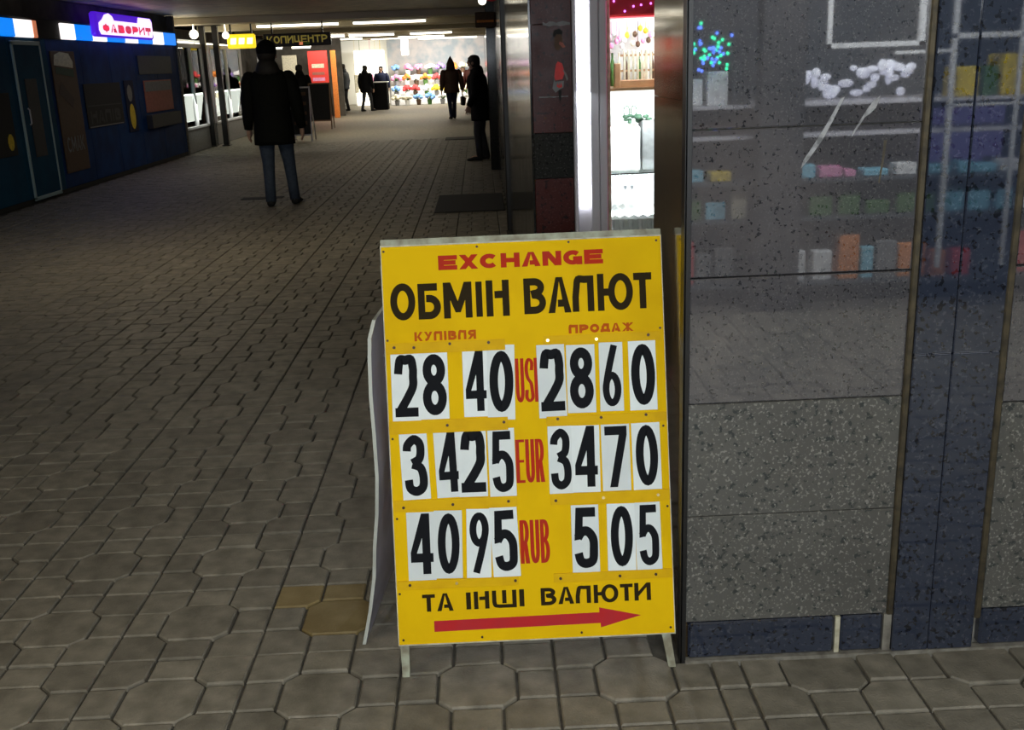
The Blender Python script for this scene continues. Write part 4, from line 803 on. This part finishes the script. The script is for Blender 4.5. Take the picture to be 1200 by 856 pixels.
for k in range(6): prop('hanging_garment', ['leftmost cream', 'green', 'white', 'pink', 'second cream', 'yellow'][k]+' garment hanging in the far left stall', 'garment', MB().bbox(-4.9+k*.2, -4.75+k*.2, 42.6, 42.7, .5, 1.2, .02).tube([(-4.825+k*.2, 42.65, 1.2), (-4.825+k*.2, 42.65, 2.53)], .008, 4), M[['cream', 'leaf', 'whitef', 'pink', 'cream', 'yellowf'][k]], 'garments hanging beside the flower stall')

# ------------------------------------------------------------------ stall behind the viewer (seen mirrored in the polished granite)
SY = -1.5
st = thing('market_stall', 'bright market stall mirrored in the polished granite pier', 'stall', (2.3, SY-.3, 0))
MB().bbox(1.15, 3.6, SY-.78, SY-.74, 0, 2.2, .005).build('back_panel', M['slate'], st)
for z in (.12, .52, .75, 1.02, 1.20): MB().bbox(1.15, 3.6, SY-.72, SY-.05, z-.02, z, .003).build('shelf', M['alu'] if z > 1 else M['slate'], st)
MB().bbox(1.60, 1.86, SY-.02, SY+.10, 0, 2.3, .01).build('post', M['charcoal'], st)
for x0, x1, z0, z1 in ((2.00, 2.03, 1.50, 2.0), (2.53, 2.57, 1.50, 2.0), (2.0, 2.57, 1.50, 1.53), (2.72, 3.6, 1.53, 1.56), (2.72, 3.6, 1.15, 1.165), (2.40, 2.72, 1.455, 1.475), (2.72, 2.75, .2, 2.1), (3.12, 3.14, .2, 2.1)):
    MB().bbox(x0, x1, SY-.03, SY, z0, z1, .003).build('frame_bar', M['whitef'], st)
M['wrap_glow'] = mat('painted_cool_glow', (1, 1, 1), .5, emit=(.70, .74, 1.0), estr=1.7)  # emission stands in for lamplight on pale wrapped goods, not a lamp
MB().bbox(1.20, 3.55, SY-.30, SY-.22, 2.02, 2.06, .005).build('lamp_tube', M['tube'], st)
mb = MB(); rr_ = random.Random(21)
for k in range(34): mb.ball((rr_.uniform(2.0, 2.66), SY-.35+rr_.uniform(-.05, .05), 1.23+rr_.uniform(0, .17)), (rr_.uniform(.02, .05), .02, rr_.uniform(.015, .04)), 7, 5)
o_ = mb.build('painted_glow_wrapping', M['wrap_glow'], st, True); o_['kind'] = 'stuff'
MB().box(2.78, 3.3, SY-.50, SY-.48, .78, 1.12).build('lit_panel', mat('violet_lit_panel', (.3, .3, .8), .5, emit=(.30, .28, .75), estr=.8), st)
r_ = random.Random(5)
for z, hs, zone, pl in ((.751, (.03, .09), (1.2, 3.5), ['pink', 'whitef', 'aqua', 'redf', 'yellowf', 'aqua']), (.121, (.14, .28), (1.2, 3.5), ['whitef', 'redf', 'whitef', 'slate', 'aqua', 'orangef', 'greyf']), (.521, (.06, .19), (1.2, 3.5), ['aqua', 'pink', 'whitef', 'redf', 'yellowf', 'leaf', 'aqua', 'cream']), (1.201, (.08, .24), (1.2, 3.5), ['whitef', 'cream', 'slate', 'yellowf', 'whitef', 'leaf'])):
    x = zone[0]
    while x < zone[1]:
        w = r_.uniform(.07, .16)
        c_ = r_.choice(pl)
        if not (1.58 < x+w/2 < 1.9) and not (z > 1 and 1.9 < x+w/2 < 2.72):
            prop('stall_packet', CW[c_]+' packet on the mirrored market stall, '+{.751: 'third shelf up', .121: 'lowest shelf', .521: 'second shelf up', 1.201: 'top shelf'}[z], 'packet', MB().bbox(x, x+w, SY-.30-r_.uniform(0, .15), SY-.12, z, z+r_.uniform(*hs), .006), M[c_], 'packets on the mirrored stall')
        x += w+r_.uniform(.01, .05)
prop('red_bar', 'long reddish roll lying on the mirrored stall shelf', 'roll', MB().tube([(1.2, SY-.2, 1.075), (1.56, SY-.2, 1.075)], .05, 10), M['oxblood'])
t = thing('led_garland', 'tangle of green and blue fairy lights mirrored in the granite', 'garland', (1.33, SY-.05, 1.4))
mg, mbl = MB(), MB()
for k in range(60):
    x, z = 1.20+abs(r_.gauss(.12, .08)), 1.52+r_.gauss(0, .055); (mg if (k % 2 == 0) == (x < 1.30) else mbl).ball((x, SY-.03+r_.uniform(-.03, .03), z), .010, 5, 4)
mg.build('green_bulbs', M['led_green'], t); mbl.build('blue_bulbs', M['led_blue'], t)
R_ = [(1.22+.2*abs(math.sin(k*1.7)), SY-.03, 1.46+.12*abs(math.cos(k*2.3))) for k in range(14)]; MB().tube(R_, .002, 4).build('wire', M['darkgreen'], t)

# ------------------------------------------------------------------ people
def skin_body(t, joints, edges, m):
    me = bpy.data.meshes.new('body'); keys = list(joints); me.from_pydata([joints[k][0] for k in keys], [(keys.index(a), keys.index(b)) for a, b in edges], [])
    o = bpy.data.objects.new('body', me); C.objects.link(o); o.parent = t; me.materials.append(m)
    bm = bmesh.new(); bm.from_mesh(me); sk = bm.verts.layers.skin.verify(); bm.verts.ensure_lookup_table()
    for v, k in zip(bm.verts, keys): r = joints[k][1]; v[sk].radius = (r, r); v[sk].use_root = (k == 'pelvis')
    bm.to_mesh(me); bm.free()
    o.modifiers.new('skin', 'SKIN').use_smooth_shade = True; s_ = o.modifiers.new('sub', 'SUBSURF'); s_.levels = 1; s_.render_levels = 1
    return o
def person(label, loc, hgt, heading, top, legs, shoes, hem=.40, stride=(.0, .0), feetx=(.06, .06), headgear=None, hood=False, bulk=1.0, arm=((.15, 0), (.15, 0)), armz=(0, 0), bag=None, group=None, lean=0.0):
    """local frame: x to the person's right, y forward; heading turns about z"""
    t = thing('person', label, 'person', loc, group); t.rotation_euler = (0, 0, heading); t['_o'] = (0, 0, 0)
    h = hgt; V_ = lambda x, y, z: (x*h, (y+lean*max(0, z-.5))*h, z*h)
    J = {'pelvis': (V_(0, 0, .52), .075*h), 'belly': (V_(0, 0, .60), .07*h), 'chest': (V_(0, 0, .72), .08*h), 'neck0': (V_(0, 0, .825), .035*h), 'neck': (V_(0, .005, .86), .031*h),
         'head': (V_(0, .018, .915), .050*h), 'crown': (V_(0, .012, .955), .045*h), 'nose': (V_(0, .072, .92), .008*h), 'chin': (V_(0, .05, .885), .022*h)}
    E = [('pelvis', 'belly'), ('belly', 'chest'), ('chest', 'neck0'), ('neck0', 'neck'), ('neck', 'head'), ('head', 'crown'), ('head', 'nose'), ('neck', 'chin')]
    jt = {}
    for k, s in (('l', -1), ('r', 1)):
        i = 0 if s < 0 else 1; ax, ay = arm[i]; fy = stride[i]; fxx = feetx[i]; az = armz[i]
        sh = V_(s*.105*bulk, 0, .80); el = V_(s*(ax-.015)*bulk, ay*.4-.01, .635); wr_ = V_(s*ax*bulk, ay+.02, .485+az); pm_ = V_(s*ax*bulk, ay+.03, .455+az)
        hp = V_(s*.052, 0, .50); kn = V_(s*(.052+fxx)/2, fy*.5+.02, .275); an = V_(s*fxx, fy-.01, .045); to = V_(s*(fxx+.012), fy+.095, .018)
        jt[k] = (sh, el, wr_, hp, kn, an, to, pm_)
        for nm, p, r in (('sh', sh, .032), ('el', el, .024), ('wr', wr_, .016), ('pm', pm_, .022), ('hp', hp, .05), ('kn', kn, .03), ('an', an, .021), ('to', to, .017)): J[nm+k] = (p, r*h)
        E += [('chest', 'sh'+k), ('sh'+k, 'el'+k), ('el'+k, 'wr'+k), ('wr'+k, 'pm'+k), ('pelvis', 'hp'+k), ('hp'+k, 'kn'+k), ('kn'+k, 'an'+k), ('an'+k, 'to'+k)]
        for q in range(4):
            J['f%d%s' % (q, k)] = (V_(s*ax*bulk, ay+.012+q*.013, .418+az+(.006 if q in (0, 3) else 0)), .0052*h); J['g%d%s' % (q, k)] = (V_(s*(ax-.008)*bulk, ay+.014+q*.013, .398+az+(.008 if q in (0, 3) else 0)), .0045*h)
            E += [('pm'+k, 'f%d%s' % (q, k)), ('f%d%s' % (q, k), 'g%d%s' % (q, k))]
        J['th'+k] = (V_(s*(ax-.012)*bulk, ay+.060, .445+az), .006*h); E.append(('pm'+k, 'th'+k))
    skin_body(t, J, E, M['skin'])
    # coat: torso, collar, sleeves
    mb = MB(); B = bulk
    P = [(hem, .112*B, .080*B), (hem+.03, .112*B, .082*B), (.52, .105*B, .080*B), (.60, .100*B, .078*B), (.70, .112*B, .086*B), (.77, .116*B, .084*B), (.802, .104*B, .070*B), (.826, .078*B, .060), (.840, .056, .052), (.865, .052, .050)]
    P = [p for i, p in enumerate(P) if i < 2 or p[0] > hem+.05]
    mb.tube([V_(0, 0, z) for z, _, _ in P], [(rx*h, ry*h) for _, rx, ry in P], 16)
    for k in 'lr':
        sh, el, wr_, *_ = jt[k]; mb.tube([Vector(sh)+Vector((0, 0, -.006*h)), Vector(sh)*.75+Vector(el)*.25, el, Vector(el)*.4+Vector(wr_)*.6, Vector(wr_)+Vector((0, 0, -.004*h))], [.036*h*B, .043*h*B, .037*h*B, .031*h*B, .026*h], 10).ball(Vector(sh)+Vector((0, 0, -.006*h)), (.036*h*B, .037*h*B, .030*h*B), 10, 8)
    mb.build('coat', top, t, True)
    mb = MB()
    for k in 'lr':
        sh, el, wr_, hp, kn, an, to, _ = jt[k]; mb.tube([Vector(hp)+Vector((0, 0, .02*h)), Vector(hp)*.5+Vector(kn)*.5, kn, Vector(kn)*.45+Vector(an)*.55, Vector(an)+Vector((0, 0, -.014*h))], [.060*h, .050*h, .039*h, .034*h, .033*h], 12)
    mb.tube([V_(0, 0, .45), V_(0, 0, .50), V_(0, 0, .56)], [(.07*h, .06*h), (.10*h, .07*h), (.095*h, .068*h)], 14); mb.build('trousers', legs, t, True)
    for i, k in enumerate('lr'):
        an, to = jt[k][5], jt[k][6]; z0 = 0.0; mb = MB()
        pts = [(an[0], an[1]-.028*h, .020*h), (an[0], an[1], .028*h), ((an[0]+to[0])/2, (an[1]+to[1])/2+.01*h, .022*h), (to[0], to[1], .014*h), (to[0], to[1]+.022*h, .011*h)]
        mb.tube(pts, [(.022*h, .0195*h), (.026*h, .027*h), (.027*h, .0215*h), (.027*h, .0135*h), (.016*h, .009*h)], 10, ref=(0, 0, 1)); mb.build('shoe', shoes, t, True)
    # head details
    mb = MB(); 
    for s in (-1, 1): mb.ball(V_(s*.052, .012, .915), (.008*h, .014*h, .018*h), 6, 5)
    mb.build('ear', M['skin'], t, True)
    mb = MB()
    for s in (-1, 1): mb.ball(V_(s*.019, .064, .927), (.007*h, .005*h, .005*h), 6, 4)
    mb.build('eyes', M['charcoal'], t, True); MB().ball(V_(0, .063, .895), (.014*h, .006*h, .004*h), 6, 4).build('mouth', M['salmon'], t, True)
    if not hood: MB().tube([V_(0, -.012, .885), V_(0, -.008, .915), V_(0, 0, .945), V_(0, .004, .975), V_(0, .004, .993)], [(.047*h, .040*h), (.056*h, .052*h), (.060*h, .060*h), (.050*h, .052*h), (.018*h, .02*h)], 14, ref=(0, 1, 0)).build('hair', M['hair'], t, True)
    if headgear == 'cap':
        MB().tube([V_(0, .004, .925), V_(0, .006, .955), V_(0, .008, .985), V_(0, .006, 1.004), V_(0, .004, 1.012)], [(.060*h, .066*h), (.063*h, .068*h), (.052*h, .056*h), (.030*h, .032*h), (.008*h, .008*h)], 14).build('knitted_cap', M['coat2'], t, True)
    if hood:
        MB().tube([V_(0, -.01, .83), V_(0, -.008, .88), V_(0, -.002, .93), V_(0, .0, .985), V_(0, -.012, 1.03), V_(0, -.02, 1.055)], [(.078*h, .06*h), (.074*h, .064*h), (.068*h, .064*h), (.046*h, .048*h), (.018*h, .02*h), (.004*h, .004*h)], 12).build('hood', top, t, True)
    else: MB().tube([V_(0, -.012, .80), V_(0, -.02, .835), V_(0, -.016, .868), V_(0, -.01, .885)], [(.082*h, .062*h), (.074*h, .060*h), (.062*h, .055*h), (.050*h, .042*h)], 14).build('collar', M['fur'] if headgear == 'cap' else top, t, True)
    if bag:
        s = bag; x = s*(arm[1][0])*B; mbg = MB(); cx, cy, cz = V_(x, arm[1][1]+.03, .31+armz[1]); mbg.bbox(cx-.03*h, cx+.03*h, cy-.11*h, cy+.11*h, cz-.09*h, cz+.06*h, .02)
        mbg.tube([(cx, cy-.06*h, cz+.06*h), (cx, cy-.02*h, cz+.11*h), (cx, cy+.02*h, cz+.11*h), (cx, cy+.06*h, cz+.06*h)], .006*h, 5); 
        mbg.build('bag', M['coat2'], t)
    return t
person('person in knitted cap, bulky black parka and blue jeans walking away up the passage', (-2.33, 12.05, 0), 1.80, 0.05, M['coat'], M['jeans'], M['black'], hem=.385, stride=(-.02, .07), feetx=(.055, .085), headgear='cap', bulk=1.13, arm=((.140, .0), (.150, .02)))
person('person in long dark coat standing in profile beside the right wall', (.0, 16.85, 0), 1.62, 1.50, M['coat2'], M['charcoal'], M['black'], hem=.38, stride=(.03, -.03), feetx=(.05, .05), bulk=1.18, arm=((.12, .08), (.12, .07)), armz=(.04, .04), lean=.10)
person('person in pointed hood and dark jacket walking with a black bag before the flowers', (-.78, 30.0, 0), 1.60, .15, M['oxblood'], M['navy'], M['black'], hem=.44, stride=(-.10, .09), feetx=(.04, .04), hood=True, bulk=1.25, arm=((.14, .0), (.155, .02)), bag=1)
person('person in a rust red jacket half hidden behind the standing man', (-.22, 33.5, 0), 1.55, 2.8, M['wine'], M['charcoal'], M['black'], hem=.46, stride=(.08, -.06), bulk=1.2)
person('person in black with one foot lifted at the left of the flower counter', (-3.92, 37.4, 0), 1.55, -.6, M['coat2'], M['charcoal'], M['black'], hem=.40, stride=(-.10, .10), bulk=1.25)
person('person in grey jacket, right one of the group at the far left', (-4.75, 38.0, 0), 1.62, 1.2, M['slate'], M['charcoal'], M['black'], hem=.46, stride=(.03, -.03), bulk=1.3)
person('person in dark red coat, leftmost of the far group', (-5.12, 37.2, 0), 1.6, -1.2, M['oxblood'], M['oxblood'], M['black'], hem=.30, stride=(.02, -.02), bulk=1.15)
person('person in navy standing behind the dark counter', (-3.55, 39.4, 0), 1.50, 3.0, M['navy'], M['charcoal'], M['black'], hem=.42, bulk=1.2)
person('person in black behind the blackboards before the red poster', (-4.72, 28.6, 0), 1.62, .3, M['coat2'], M['charcoal'], M['black'], hem=.42, stride=(.03, -.03), bulk=1.15)

for o in bpy.data.objects:
    for k in ('_o', 'used'):
        if k in o: del o[k]
